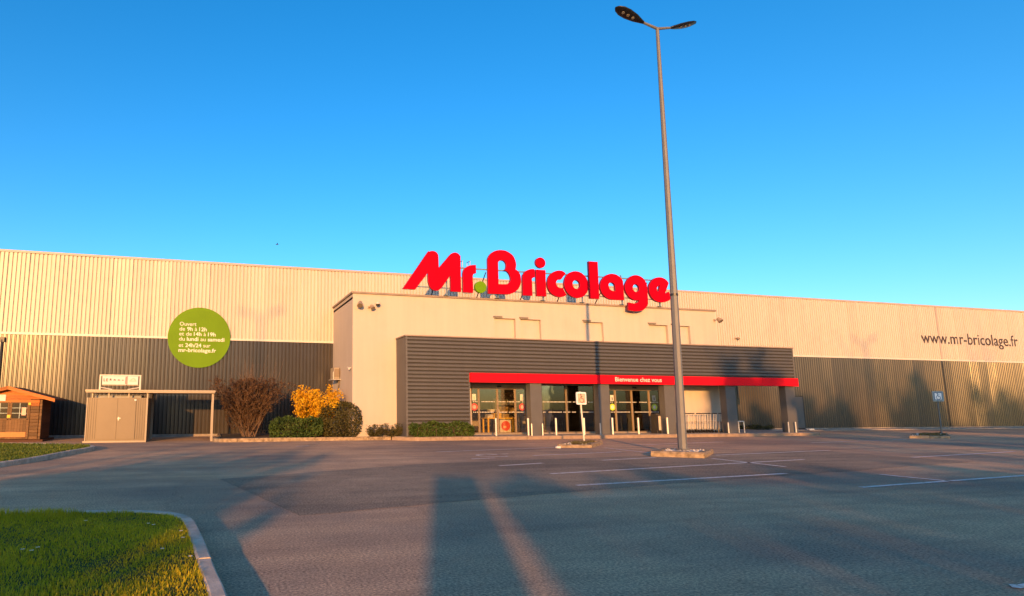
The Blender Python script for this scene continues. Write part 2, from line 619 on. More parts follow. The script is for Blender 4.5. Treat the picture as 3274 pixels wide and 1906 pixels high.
# kerb stones following a path (outer edge first, stone width to the left side given by sign)
def smooth_path(pts, step=0.12):
    out = []
    n = len(pts)
    for i in range(n - 1):
        p0, p1, p2, p3 = (Vector(pts[max(0, i - 1)]), Vector(pts[i]), Vector(pts[i + 1]), Vector(pts[min(n - 1, i + 2)]))
        k = max(2, int((p2 - p1).length / step))
        for j in range(k):
            t = j / k
            out.append(0.5 * ((2 * p1) + (p2 - p0) * t + (2 * p0 - 5 * p1 + 4 * p2 - p3) * t * t + (-p0 + 3 * p1 - 3 * p2 + p3) * t ** 3))
    out.append(Vector(pts[-1]))
    return out


def offset_path(P, w):
    out = []
    for i, p in enumerate(P):
        d = (P[min(i + 1, len(P) - 1)] - P[max(i - 1, 0)]).normalized()
        out.append(p + Vector((-d.y, d.x)) * w)
    return out


def kerb_stones(P, w, z0, z1, parent, length=1.0, mat='kerb', name='kerb_stone'):
    """cut the path into stones about a metre long, each its own piece with a recessed joint"""
    Q = offset_path(P, w)
    acc, start, segs = 0.0, 0, []
    for i in range(1, len(P)):
        acc += (P[i] - P[i - 1]).length
        if acc >= length or i == len(P) - 1:
            segs.append((start, i))
            start, acc = i, 0.0
    c = 0.018
    for a, b in segs:
        pts = list(range(a, b + 1))
        if len(pts) < 2:
            continue
        dz = random.uniform(-0.006, 0.006)
        vs, fs = [], []
        L = len(pts)
        for k, i in enumerate(pts):
            p, q = P[i].copy(), Q[i].copy()
            if k == 0:
                s = (P[pts[1]] - P[i]).normalized() * 0.006
                p += s; q += s
            if k == L - 1:
                s = (P[i] - P[pts[-2]]).normalized() * 0.006
                p -= s; q -= s
            m = (q - p).normalized() * c
            vs += [(p.x, p.y, z0), (p.x, p.y, z1 - c + dz), (p.x + m.x, p.y + m.y, z1 + dz), (q.x - m.x, q.y - m.y, z1 + dz), (q.x, q.y, z1 - c + dz), (q.x, q.y, z0)]
        for k in range(L - 1):
            for e in range(5):
                fs.append((k * 6 + e, k * 6 + e + 1, (k + 1) * 6 + e + 1, (k + 1) * 6 + e))
        fs += [tuple(range(6)), tuple(reversed(range((L - 1) * 6, L * 6)))]
        me = MB().add(vs, fs).mesh(name)
        bm = bmesh.new(); bm.from_mesh(me); bmesh.ops.recalc_face_normals(bm, faces=bm.faces); bm.to_mesh(me); bm.free()
        link(name, me, mat, parent)


def point_in(poly, x, y):
    x = np.asarray(x); y = np.asarray(y)
    ins = np.zeros(x.shape, bool)
    n = len(poly)
    for i in range(n):
        x0, y0 = poly[i]; x1, y1 = poly[(i + 1) % n]
        if y0 == y1:
            continue
        cond = ((y0 > y) != (y1 > y)) & (x < (x1 - x0) * (y - y0) / (y1 - y0) + x0)
        ins ^= cond
    return ins


def grass(name, poly, z, n, hgt, wid, label, lean=0.35, edge_tone=None, mat='grass', tall=None):
    xs = [p[0] for p in poly]; ys = [p[1] for p in poly]
    x = rng.uniform(min(xs), max(xs), n * 2); y = rng.uniform(min(ys), max(ys), n * 2)
    # clumpy density
    keep = point_in(poly, x, y)
    x, y = x[keep][:n], y[keep][:n]
    k = len(x)
    c1 = np.sin(x * 2.1 + 0.7 * np.sin(y * 1.7)) * np.sin(y * 2.6 + x * 0.9)
    c2 = np.sin(x * 7.3 + 2) * np.sin(y * 6.1 + 1)
    h = hgt * (0.75 + 0.28 * c1 + 0.18 * c2) * rng.uniform(0.45, 1.35, k)
    if tall is not None:
        h = h * tall(x, y)
    ang = rng.uniform(0, 2 * PI, k)
    dx, dy = np.cos(ang), np.sin(ang)
    la = rng.uniform(0.1, 1.0, k) * lean + 0.25 * rng.random(k) ** 3
    base = np.stack([x, y, np.full(k, z)], 1)
    side = np.stack([-dy, dx, np.zeros(k)], 1) * (wid * rng.uniform(0.7, 1.4, k))[:, None]
    mid = base + np.stack([dx * h * la * 0.45, dy * h * la * 0.45, h * 0.6], 1)
    tip = base + np.stack([dx * h * la * 1.5, dy * h * la * 1.5, h * (1.0 - 0.35 * la)], 1)
    co = np.stack([base - side, base + side, mid + side * 0.8, mid - side * 0.8, tip], 1).reshape(-1, 3)
    me = bpy.data.meshes.new(name)
    me.vertices.add(5 * k); me.vertices.foreach_set('co', co.astype(np.float32).ravel())
    i0 = np.arange(k, dtype=np.int32) * 5
    lo = np.stack([i0, i0 + 1, i0 + 2, i0 + 3, i0 + 3, i0 + 2, i0 + 4], 1)
    me.loops.add(7 * k); me.loops.foreach_set('vertex_index', lo.ravel())
    st = np.stack([np.arange(k) * 7, np.arange(k) * 7 + 4], 1).astype(np.int32)
    me.polygons.add(2 * k); me.polygons.foreach_set('loop_start', st.ravel())
    tone = np.clip(0.42 + 0.22 * c1 + 0.10 * c2 + rng.normal(0, 0.2, k), 0, 1)
    if edge_tone is not None:
        tone = np.clip(tone + edge_tone(x, y), 0, 1)
    at = me.attributes.new('tone', 'FLOAT', 'POINT')
    at.data.foreach_set('value', np.repeat(tone, 5).astype(np.float32))
    me.update(); me.validate()
    o = link(name, me, mat)
    o['kind'] = 'stuff'
    return tag(o, label, 'grass')


# front lawn with its curved kerb
K1 = smooth_path([(0.42, -4.0), (0.36, 0.0), (0.29, 2.8), (0.19, 4.56), (0.12, 5.31), (0.04, 6.2), (-0.06, 7.25), (-0.15, 7.8), (-0.36, 8.18), (-0.75, 8.43), (-1.6, 8.60), (-3.5, 8.72), (-9.0, 8.9)])
IN1 = offset_path(K1, 0.13)
poly1 = [(p.x, p.y) for p in IN1] + [(-9.0, -4.0)]
lawn1 = struct(MB().prism(poly1, 0.0, 0.11).build('lawn', 'turf'))
kerb_stones(K1, 0.13, 0.0, 0.13, lawn1)
gpoly = [(p.x - 0.0, p.y) for p in IN1 if p.y > 1.5] + [(-7.0, 8.7), (-7.0, 1.5)]
gpoly = [p for p in gpoly if p[0] >= -7.0]
grass('lawn_grass', gpoly, 0.105, 190000, 0.052, 0.0036, 'yellowish green grass of the front lawn inside the curved kerb', 0.5,
      lambda x, y: np.where(x > -0.28 - 0.08 * (y - 6), 0.22, 0.0), 'grass',  # shifts blades along the kerb towards the yellower end of the tone
      lambda x, y: 0.9 + 1.3 * np.clip((y - 7.9) / 0.5, 0, 1) * np.clip((-0.75 - x) / 0.3, 0, 1))

# second lawn in front of the wooden cabin
K2 = smooth_path([(-7.6, 11.0), (-5.6, 14.2), (-4.74, 16.33), (-4.33, 17.64), (-3.98, 19.8), (-3.66, 21.3), (-3.66, 22.3), (-4.2, 23.3), (-5.5, 24.1), (-7.4, 24.9), (-12, 25.6)])
IN2 = offset_path(K2, 0.14)
poly2 = [(p.x, p.y) for p in IN2] + [(-16, 25.6), (-16, 11)]
lawn2 = struct(MB().prism(poly2, 0.0, 0.10).build('lawn', 'turf'))
kerb_stones(K2, 0.14, 0.0, 0.13, lawn2)
g2 = [(p.x, p.y) for p in IN2] + [(-12, 11.0)]
grass('lawn_grass', g2, 0.095, 52000, 0.085, 0.010, 'sunlit grass of the far lawn in front of the wooden cabin', 0.5, None, 'grass_far')

# pavement along the building: raised planting bed left, paved strip under the canopy
pav_poly = [(8.0, 25.74), (8.6, 24.95), (9.4, 24.70), (30.9, 24.70), (30.9, 26.1), (30.9, 30.86), (8.0, 30.86)]
pave = struct(MB().prism(pav_poly, 0.0, 0.155).build('pavement', 'concrete'))
kerb_stones(smooth_path([(31.0, 24.58), (22, 24.58), (14, 24.58), (9.4, 24.58), (8.5, 24.86), (7.9, 25.55)], 0.25)[::-1], 0.12, 0.0, 0.15, pave, mat='pave_kerb')
bed = struct(MB().prism([(0.62, 25.76), (7.98, 25.76), (7.98, 30.84), (0.62, 30.84)], 0.0, 0.12).build('planting_bed', 'soil'))
kerb_stones(smooth_path([(0.5, 30.5), (0.5, 27.5), (0.5, 25.62), (4.0, 25.62), (7.88, 25.62)], 0.25), 0.14, 0.0, 0.15, bed, mat='old_kerb')
bed2 = struct(MB().prism([(10.0, 24.72), (8.7, 24.98), (8.7, 25.02), (11.4, 25.02), (11.4, 24.72)][::-1], 0.155, 0.175).build('planting_bed', 'soil'))
apron = struct(MB().box(31.0, 75, 29.6, 30.8, 0.0, 0.06).build('apron', 'concrete'))

# ================================================================= THE STORE
D, DB, DP = 30.90, 26.42, 25.0
ZT, ZB = 8.73, 4.82
store = thing('store_building', 'long flat-roofed retail store, white cladding above dark, with dark entrance canopy', 'store', (8, 28, 0))


def P(mb, name, mat, parent, smooth=False):
    """child mesh kept in world coordinates"""
    o = mb.build(name, mat, parent, smooth)
    o.matrix_parent_inverse = root_inv(parent)
    return o


def root_inv(parent):
    m = Matrix.Identity(4)
    chain = []
    q = parent
    while q:
        chain.append(q)
        q = q.parent
    for q in reversed(chain):
        loc = Matrix.LocRotScale(q.location, q.rotation_euler, q.scale)
        m = m @ q.matrix_parent_inverse @ loc
    return m.inverted()


SHEET = 0.925
X0, NS = -14.0, 94


def corrugated(h, rise=0.046, fall=0.010, depth=0.046, pitch=0.185, n=5, valley=0.034):
    prof = []
    for k in range(n):
        a = k * pitch
        prof += [(a, 0), (a + valley, 0), (a + valley + rise, -depth), (a + pitch - fall, -depth)]
    prof.append((n * pitch, 0))
    m = MB()
    vs = []
    for x, y in prof:
        vs += [(x - n * pitch / 2, y, 0), (x - n * pitch / 2, y, h)]
    fs = [(2 * i, 2 * i + 2, 2 * i + 3, 2 * i + 1) for i in range(len(prof) - 1)]
    return m.add(vs, fs).mesh('cladding_sheet')


up_me = corrugated(ZT - ZB - 0.06, 0.020, 0.010, 0.058, valley=0.040)
lo_me = corrugated(ZB - 0.16)
up_me.materials.append(M['white_steel'])
lo_me.materials.append(M['dark_steel'])
upper = P(MB().box(X0 - 0.2, X0 + NS * SHEET + 0.2, D + 0.012, D + 0.3, ZB, ZT - 0.02), 'upper_wall', 'white_steel', store)
lower = P(MB().box(X0 - 0.2, 6.6, D + 0.012, D + 0.3, 0.0, ZB - 0.002).box(26.4, X0 + NS * SHEET + 0.2, D + 0.012, D + 0.3, 0.0, ZB - 0.002), 'lower_wall', 'dark_steel', store)
DOOR_X0, DOOR_X1 = 36.2, 37.68
for i in range(NS):
    xc = X0 + (i + 0.5) * SHEET
    o = link('cladding_sheet', up_me, None, upper)
    o.matrix_parent_inverse = root_inv(upper)
    o.location = (xc, D + random.uniform(-0.002, 0.002), ZB + 0.05)
    o.rotation_euler = (random.gauss(0, 0.002), 0, random.gauss(0, 0.012))
    if not (7.3 < xc < 25.6):
        if DOOR_X0 - 0.4 < xc < DOOR_X1 + 0.4:
            continue
        o = link('cladding_sheet', lo_me, None, lower)
        o.matrix_parent_inverse = root_inv(lower)
        o.location = (xc, D + random.uniform(-0.002, 0.002), 0.12)
        o.rotation_euler = (random.gauss(0, 0.002), 0, random.gauss(0, 0.016 if xc > 28 else 0.006))
XR = X0 + NS * SHEET
# sheets around the service door, cut above it
short_me = corrugated(ZB - 0.16 - 2.08)
short_me.materials.append(M['dark_steel'])
for i in range(NS):
    xc = X0 + (i + 0.5) * SHEET
    if DOOR_X0 - 0.4 < xc < DOOR_X1 + 0.4:
        o = link('cladding_sheet', short_me, None, lower)
        o.matrix_parent_inverse = root_inv(lower)
        o.location = (xc, D, 0.12 + 2.08)
dr = P(MB().box(DOOR_X0 - 0.35, DOOR_X1, D - 0.05, D + 0.01, 0.06, 2.13), 'service_door', 'anthracite_flat', store)
P(MB().box(DOOR_X1, DOOR_X1 + 0.08, D - 0.04, D + 0.01, 0.06, 2.16), 'jamb', 'black', dr)
P(MB().box(DOOR_X0 + 0.05, DOOR_X0 + 0.17, D - 0.10, D - 0.052, 1.03, 1.06), 'handle', 'galv', dr)
P(MB().box(X0 - 0.2, XR + 0.2, D - 0.09, D + 0.3, ZB - 0.05, ZB + 0.055), 'ledge_flashing', 'white_trim', store)
P(MB().box(X0 - 0.2, XR + 0.2, D - 0.09, D + 0.5, ZT - 0.05, ZT + 0.06), 'roof_trim', 'pink_trim', store)
P(MB().box(X0 - 0.2, XR + 0.2, D + 0.5, D + 60, ZT - 0.25, ZT - 0.05), 'roof', 'roof_grey', store)
P(MB().box(X0 - 0.2, 6.2, D - 0.05, D + 0.01, 0.0, 0.115), 'plinth', 'concrete', store)
P(MB().box(30.95, XR, D - 0.05, D + 0.01, 0.0, 0.115), 'plinth', 'concrete', store)
P(MB().box(50.80, 50.90, D - 0.068, D - 0.045, 0.12, ZB - 0.06), 'joint_cover', 'dark_steel', store)
P(MB().box(50.80, 50.90, D - 0.068, D - 0.059, ZB + 0.06, ZT - 0.06), 'joint_cover', 'pink_trim', store)
P(MB().tube((-9.32, D - 0.09, 1.9), (-9.32, D - 0.09, 4.5), 0.06).box(-9.42, -9.22, D - 0.14, D - 0.036, 4.4, 4.62), 'downpipe', 'black', store)
for k in range(2):
    P(MB().box(18.75 + k * 22, 19.3 + k * 22, 36, 37.2, ZT - 0.1, 9.85).add(
        [(18.75 + k * 22, 36, 9.85), (19.3 + k * 22, 36, 9.85), (19.3 + k * 22, 37.2, 9.85), (18.75 + k * 22, 37.2, 9.85), (19.02 + k * 22, 36.6, 10.05)],
        [(0, 1, 4), (1, 2, 4), (2, 3, 4), (3, 0, 4)]), 'roof_vent', 'bluegrey', store)

# ---- entrance block
BX0, BX1, BZ = 6.31, 26.75, 6.65
WIN = [(13.46, 14.60), (14.88, 16.01), (18.46, 19.62), (22.41, 23.59), (23.86, 25.02)]
GL = [(12.12, 15.08, 'door'), (15.86, 18.92, 'window'), (19.70, 22.82, 'door')]
holes = [(a, b, 4.72, 5.78) for a, b in WIN] + [(a, b, 0.17, 2.60) for a, b, _ in GL]


def wall_holes(x0, x1, z0, z1, holes, y, depth):
    m = MB()
    xs = sorted({x0, x1} | {h[0] for h in holes} | {h[1] for h in holes})
    zs = sorted({z0, z1} | {h[2] for h in holes} | {h[3] for h in holes})
    for a, b in zip(xs, xs[1:]):
        for c, d in zip(zs, zs[1:]):
            cx, cz = (a + b) / 2, (c + d) / 2
            if any(h[0] < cx < h[1] and h[2] < cz < h[3] for h in holes):
                continue
            m.add([(a, y, c), (b, y, c), (b, y, d), (a, y, d)], [(0, 1, 2, 3)])
    for a, b, c, d in holes:
        m.add([(a, y, c), (a, y + depth, c), (a, y + depth, d), (a, y, d)], [(0, 1, 2, 3)])
        m.add([(b, y, c), (b, y, d), (b, y + depth, d), (b, y + depth, c)], [(0, 1, 2, 3)])
        m.add([(a, y, d), (a, y + depth, d), (b, y + depth, d), (b, y, d)], [(0, 1, 2, 3)])
        m.add([(a, y, c), (b, y, c), (b, y + depth, c), (a, y + depth, c)], [(0, 1, 2, 3)])
    return m


bw = wall_holes(BX0, BX1, 0.0, BZ, holes, DB, 0.22)
bw.add([(BX0, DB, 0), (BX0, DB, BZ), (BX0, D + 0.1, BZ), (BX0, D + 0.1, 0)], [(0, 1, 2, 3)])
bw.add([(BX1, DB, 0), (BX1, D + 0.1, 0), (BX1, D + 0.1, BZ), (BX1, DB, BZ)], [(0, 1, 2, 3)])
block = P(bw, 'entrance_block', 'render', store)
P(MB().box(BX0, BX1, DB + 0.005, D, BZ - 0.25, BZ - 0.15), 'block_roof', 'roof_grey', block)
P(MB().box(BX0 - 0.07, BX1 + 0.05, DB - 0.07, DB + 0.22, BZ, BZ + 0.085), 'coping', 'coping', block)
P(MB().box(BX0 - 0.07, BX0 + 0.22, DB + 0.22, D - 0.04, BZ, BZ + 0.085), 'coping', 'coping', block)
for a, b in WIN:
    w = P(MB().box(a + 0.002, b - 0.002, DB + 0.16, DB + 0.20, 4.725, 5.775), 'window_shutter', 'render', block)
    P(MB().box(a - 0.06, a + 0.42, DB - 0.05, DB - 0.002, 5.80, 5.875), 'window_hood', 'frame', block)

# ---- shop interior behind the glass
inn = P(MB().box(11.6, 23.4, DB + 0.5, 38, 0.10, 0.165).add([(11.6, DB + 0.3, .165), (11.6, 38, .165), (11.6, 38, 3.2), (11.6, DB + 0.3, 3.2)], [(0, 1, 2, 3)])
        .add([(23.4, DB + 0.3, .165), (23.4, 38, .165), (23.4, 38, 3.2), (23.4, DB + 0.3, 3.2)], [(3, 2, 1, 0)])
        .add([(11.6, 38, .165), (23.4, 38, .165), (23.4, 38, 3.2), (11.6, 38, 3.2)], [(0, 1, 2, 3)])
        .add([(11.6, DB + 0.3, 3.2), (23.4, DB + 0.3, 3.2), (23.4, 38, 3.2), (11.6, 38, 3.2)], [(0, 1, 2, 3)]), 'interior_room', 'interior', store)

# ---- glazing bays
def dots(x0, x1, z, y):
    m = MB()
    n = int((x1 - x0) / 0.075)
    for k in range(n):
        if random.random() < 0.12:
            continue
        x = x0 + (k + 0.5) * (x1 - x0) / n
        m.box(x - 0.022, x + 0.022, y - 0.004, y - 0.001, z - 0.022, z + 0.022)
    return m


GY = DB + 0.06
def bay(x0, x1, kind, mulls, seed):
    f = MB().box(x0, x0 + 0.05, GY - 0.03, GY + 0.05, 0.17, 2.595).box(x1 - 0.05, x1, GY - 0.03, GY + 0.05, 0.17, 2.595)
    f.box(x0 + 0.05, x1 - 0.05, GY - 0.03, GY + 0.05, 2.52, 2.595).box(x0 + 0.05, x1 - 0.05, GY - 0.03, GY + 0.05, 0.17, 0.24)
    fr = P(f, 'sliding_door' if kind == 'door' else 'shop_window', 'frame', store)
    top = 2.52
    if kind == 'door':
        P(MB().box(x0 + 0.05, x1 - 0.05, GY - 0.06, GY + 0.04, 2.30, 2.52), 'header', 'frame_light', fr)
        P(MB().box((x0 + x1) / 2 - 0.1, (x0 + x1) / 2 + 0.1, GY - 0.11, GY - 0.062, 2.40, 2.48), 'motion_sensor', 'black', fr)
        top = 2.30
    xs = [x0 + 0.05] + list(mulls) + [x1 - 0.05]
    for k, m in enumerate(mulls):
        P(MB().box(m - 0.035, m + 0.035, GY - 0.045, GY + 0.03, 0.24, top), 'mullion', 'frame_light' if kind == 'door' else 'frame', fr)
    for a, b in zip(xs, xs[1:]):
        P(MB().box(a + 0.035, b - 0.035, GY - 0.005, GY + 0.005, 0.24, top), 'pane', 'glass', fr)
        for z in (1.70, 1.20):
            o = P(dots(a + 0.05, b - 0.05, z, GY - 0.006), 'safety_marking', 'paper', fr)
            o['kind'] = 'stuff'
    return fr


b1 = bay(12.12, 15.08, 'door', [12.54, 13.52, 14.47], 1)
b2 = bay(15.86, 18.92, 'window', [17.29], 2)
b3 = bay(19.70, 22.82, 'door', [20.12, 21.10, 22.15], 3)
for fr, items in ((b1, [(12.30, 'red_print'), (14.84, 'red_print')]), (b3, [(19.93, 'lime_print'), (22.46, 'lime_print')])):
    for x, m in items:
        P(MB().disc((x, 1.45), 0.17, GY - 0.012, GY - 0.008, 24), 'round_sticker', m, fr)
        P(MB().disc((x, 1.45), 0.09, GY - 0.014, GY - 0.0125, 20), 'round_sticker', 'sign_faded' if m == 'red_print' else 'white_paint', fr)
        P(MB().box(x - 0.10, x + 0.10, GY - 0.012, GY - 0.008, 1.76, 2.06), 'notice', 'paper', fr)
        P(MB().box(x - 0.03, x + 0.05, GY - 0.015, GY - 0.0125, 1.80, 1.95), 'notice_print', 'peach' if m == 'red_print' else 'goods_c', fr)

# ---- dark canopy in front
can = P(MB().box(8.44, 30.16, DP + 0.05, DB - 0.004, 2.96, 4.55).box(8.44, 11.40, DP + 0.05, DB - 0.004, 0.16, 2.96), 'entrance_canopy', 'slat_back', store)
P(MB().box(8.40, 8.436, DP + 0.07, DB - 0.006, 0.16, 4.55), 'side_panel', 'anthracite_flat', can)
P(MB().box(8.39, 8.47, DP - 0.01, DP + 0.065, 0.16, 4.56), 'corner_trim', 'anthracite_flat', can)
P(MB().box(30.13, 30.20, DP - 0.01, DP + 0.065, 2.99, 4.56), 'corner_trim', 'anthracite_flat', can)
P(MB().box(30.165, 30.20, DP + 0.07, DB - 0.006, 2.7, 4.55), 'side_panel', 'anthracite_flat', can)
P(MB().box(8.36, 30.24, DP - 0.035, DB - 0.002, 4.565, 4.62), 'coping', 'coping', can)
P(MB().box(11.44, 30.12, DP + 0.07, DB - 0.006, 2.60, 2.95), 'soffit', 'anthracite_flat', can)


def slat_mesh(L):
    # cassette profile: flat face, sloping lower lip, recessed joint above
    prof = [(0.052, 0.0), (0.012, 0.022), (0.0, 0.034), (0.0, 0.118), (0.012, 0.130), (0.052, 0.138)]
    vs, fs = [], []
    for x in (0, L):
        vs += [(x, y, z) for y, z in prof]
    n = len(prof)
    for i in range(n - 1):
        fs.append((i, n + i, n + i + 1, i + 1))
    fs += [tuple(range(n)), tuple(reversed(range(n, 2 * n)))]
    me = MB().add(vs, fs).mesh('slat')
    me.materials.append(M['anthracite'])
    return me


PITCH_S = 0.1695
sl_long_a, sl_long_b, sl_short = slat_mesh(8.70), slat_mesh(12.945), slat_mesh(2.93)
z = 4.548 - 0.15
while z > 0.2:
    if z > 2.93:
        for me, x in ((sl_long_a, 8.475), (sl_long_b, 8.475 + 8.706)):
            o = link('slat', me, None, can)
            o.matrix_parent_inverse = root_inv(can)
            o.location = (x, DP + random.uniform(-0.002, 0.002), z)
    else:
        o = link('slat', sl_short, None, can)
        o.matrix_parent_inverse = root_inv(can)
        o.location = (8.475, DP + random.uniform(-0.002, 0.002), z)
    z -= PITCH_S
for a, b in [(14.47, 15.06), (18.12, 18.72), (21.87, 22.50), (25.60, 26.22), (29.48, 30.10)]:
    P(MB().box(a, b, DP + 0.03, DP + 0.41, 0.155, 2.60), 'column', 'anthracite_flat', can)
P(MB().box(11.38, 11.44, DP + 0.02, DP + 0.5, 0.16, 2.95), 'corner_trim', 'anthracite_flat', can)
# red band in panels
xb0, xb1, nb = 11.42, 30.24, 8
for k in range(nb):
    a = xb0 + (xb1 - xb0) * k / nb + (0.003 if k else 0)
    b = xb0 + (xb1 - xb0) * (k + 1) / nb - 0.003
    yo = random.uniform(-0.004, 0.004)
    P(MB().box(a, b, DP - 0.11 + yo, DP + 0.015, 2.555, 2.975), 'red_fascia_panel', 'red', can)
    P(MB().box(a, b, DP - 0.125 + yo, DP - 0.111 + yo, 2.555, 2.60), 'fascia_lip', 'red', can)
me = text_mesh('Bienvenue chez vous', 0.008)
lo, hi = bounds2(me)
o = facade_text(me, 18.98, 2.68, 2.66 / (hi[0] - lo[0]), 0.20 / CAP, DP - 0.118, 'lettering', 'white_paint', can, -lo[0])
o.matrix_parent_inverse = root_inv(can)

# ================================================================= ROOFTOP SIGN
SY = 26.08
LET = {
    'M': [[[8.61, 6.91, 1], [9.23, 6.91, 1], [9.88, 7.76, 1], [9.88, 7.39], [9.91, 7.22], [9.98, 7.06], [10.1, 6.95], [10.27, 6.91], [10.41, 6.94], [10.53, 7.04], [10.64, 7.17], [11.02, 7.7, 1], [11.02, 6.91, 1], [11.55, 6.91, 1], [11.56, 8.54], [11.53, 8.69], [11.42, 8.8], [11.26, 8.83], [11.11, 8.78], [10.99, 8.67], [10.43, 8.02, 1], [10.42, 8.54], [10.39, 8.69], [10.28, 8.8], [10.11, 8.83], [9.94, 8.78], [9.8, 8.65]]],
    'r': [[[11.66, 6.9, 1], [12.18, 6.9, 1], [12.18, 7.64], [12.2, 7.78], [12.27, 7.85], [12.36, 7.87, 1], [12.36, 8.28, 1], [12.19, 8.27], [12.01, 8.23], [11.86, 8.15], [11.74, 8.03], [11.68, 7.89], [11.66, 7.73]]],
    'B': [[[12.98, 6.9, 1], [13.91, 6.91], [14.11, 6.93], [14.32, 7.0], [14.49, 7.11], [14.65, 7.28], [14.74, 7.5], [14.77, 7.72], [14.73, 7.94], [14.63, 8.1], [14.49, 8.19, 1], [14.53, 8.42], [14.49, 8.65], [14.38, 8.87], [14.18, 9.02], [13.95, 9.11], [13.69, 9.12], [13.47, 9.08], [13.27, 8.99], [13.11, 8.84], [13.02, 8.68], [12.99, 8.49]],
          [[13.54, 7.4, 1], [13.92, 7.41], [14.05, 7.45], [14.15, 7.53], [14.2, 7.66], [14.19, 7.8], [14.13, 7.95], [14.02, 8.06], [13.88, 8.11, 1], [13.96, 8.22], [13.99, 8.37], [13.96, 8.49], [13.88, 8.58], [13.77, 8.61], [13.67, 8.59], [13.59, 8.53], [13.55, 8.42]]],
    'r2': [[[14.84, 6.91, 1], [15.36, 6.91, 1], [15.37, 7.69], [15.4, 7.79], [15.54, 7.86, 1], [15.53, 8.27, 1], [15.35, 8.26], [15.18, 8.21], [15.03, 8.13], [14.92, 7.98], [14.86, 7.82]]],
    'i': [[[15.61, 8.25, 1], [16.15, 8.25, 1], [16.13, 6.91, 1], [15.61, 6.91, 1]]],
    'c': [[[17.29, 8.15, 1], [17.15, 8.25], [16.92, 8.28], [16.67, 8.22], [16.46, 8.08], [16.31, 7.9], [16.24, 7.66], [16.24, 7.42], [16.33, 7.2], [16.49, 7.04], [16.72, 6.94], [16.93, 6.92], [17.14, 6.96], [17.28, 7.05, 1], [17.07, 7.4, 1], [16.99, 7.38], [16.88, 7.4], [16.78, 7.46], [16.73, 7.56], [16.72, 7.65], [16.77, 7.75], [16.87, 7.81], [17.02, 7.83, 1]]],
    'l': [[[18.66, 8.87, 1], [19.20, 8.87, 1], [19.18, 6.93, 1], [18.64, 6.93, 1]]],
    'a': [[[20.66, 6.94, 1], [19.96, 6.93], [19.64, 7.01], [19.41, 7.19], [19.29, 7.45], [19.28, 7.63], [19.34, 7.85], [19.49, 8.05], [19.7, 8.21], [19.96, 8.29], [20.24, 8.27], [20.47, 8.16], [20.62, 8.01], [20.66, 7.82]],
          [[20.18, 7.38, 1], [19.99, 7.39], [19.85, 7.46], [19.78, 7.61], [19.79, 7.74], [19.89, 7.82], [20.01, 7.83], [20.11, 7.77], [20.17, 7.66]]],
    'g': [[[21.59, 6.99, 1], [21.41, 6.96], [21.19, 7.0], [20.99, 7.12], [20.83, 7.33], [20.76, 7.53], [20.76, 7.69], [20.82, 7.84], [20.95, 8.04], [21.15, 8.21], [21.39, 8.3], [21.66, 8.28], [21.91, 8.16], [22.06, 7.96], [22.12, 7.73], [22.12, 6.93], [22.07, 6.74], [21.94, 6.58], [21.73, 6.45], [21.46, 6.39], [21.16, 6.39], [20.88, 6.43, 1], [20.91, 6.83, 1], [21.04, 6.81], [21.25, 6.79], [21.45, 6.83], [21.55, 6.9]]],
    'e': [[[23.5, 7.99, 1], [23.35, 8.16], [23.12, 8.26], [22.88, 8.27], [22.64, 8.21], [22.43, 8.05], [22.28, 7.84], [22.23, 7.63], [22.25, 7.4], [22.36, 7.18], [22.57, 7.0], [22.85, 6.93], [23.12, 6.94], [23.36, 7.01], [23.54, 7.13], [23.61, 7.29, 1], [23.46, 7.52, 1], [23.2, 7.38, 1]],
          [[22.72, 7.63], [22.75, 7.73], [22.84, 7.81], [22.93, 7.84, 1], [22.9, 7.69], [22.82, 7.53], [22.74, 7.48]]],
}


def ellipse(cx, cz, rx, rz, n=48):
    return [[cx + rx * math.cos(2 * PI * i / n), cz + rz * math.sin(2 * PI * i / n), 1] for i in range(n)]


LET['o'] = [ellipse(17.89, 7.61, 0.70, 0.69), ellipse(17.88, 7.61, 0.22, 0.23, 28)]
LET['g'].append(ellipse(21.43, 7.61, 0.20, 0.21, 28))
LET['i'].append(ellipse(15.89, 8.62, 0.275, 0.27, 36))
LET['dot'] = [ellipse(12.58, 7.20, 0.30, 0.29, 36)]


def rounded(pts, seg=5):
    """closed outline: smooth between plain points, sharp at flagged corners"""
    n = len(pts)
    out = []
    for i in range(n):
        p1, p2 = pts[i], pts[(i + 1) % n]
        p0 = pts[i - 1] if len(p1) < 3 else p1
        p3 = pts[(i + 2) % n] if len(p2) < 3 else p2
        if len(p1) > 2 and len(p2) > 2:
            out.append(Vector(p1[:2]))
            continue
        a, b, c, d = (Vector(q[:2]) for q in (p0, p1, p2, p3))
        # long straight runs stay straight
        if (c - b).length > 0.45:
            out.append(b)
            continue
        for k in range(seg):
            t = k / seg
            out.append(0.5 * ((2 * b) + (c - a) * t + (2 * a - 5 * b + 4 * c - d) * t * t + (-a + 3 * b - 3 * c + d) * t ** 3))
    return out


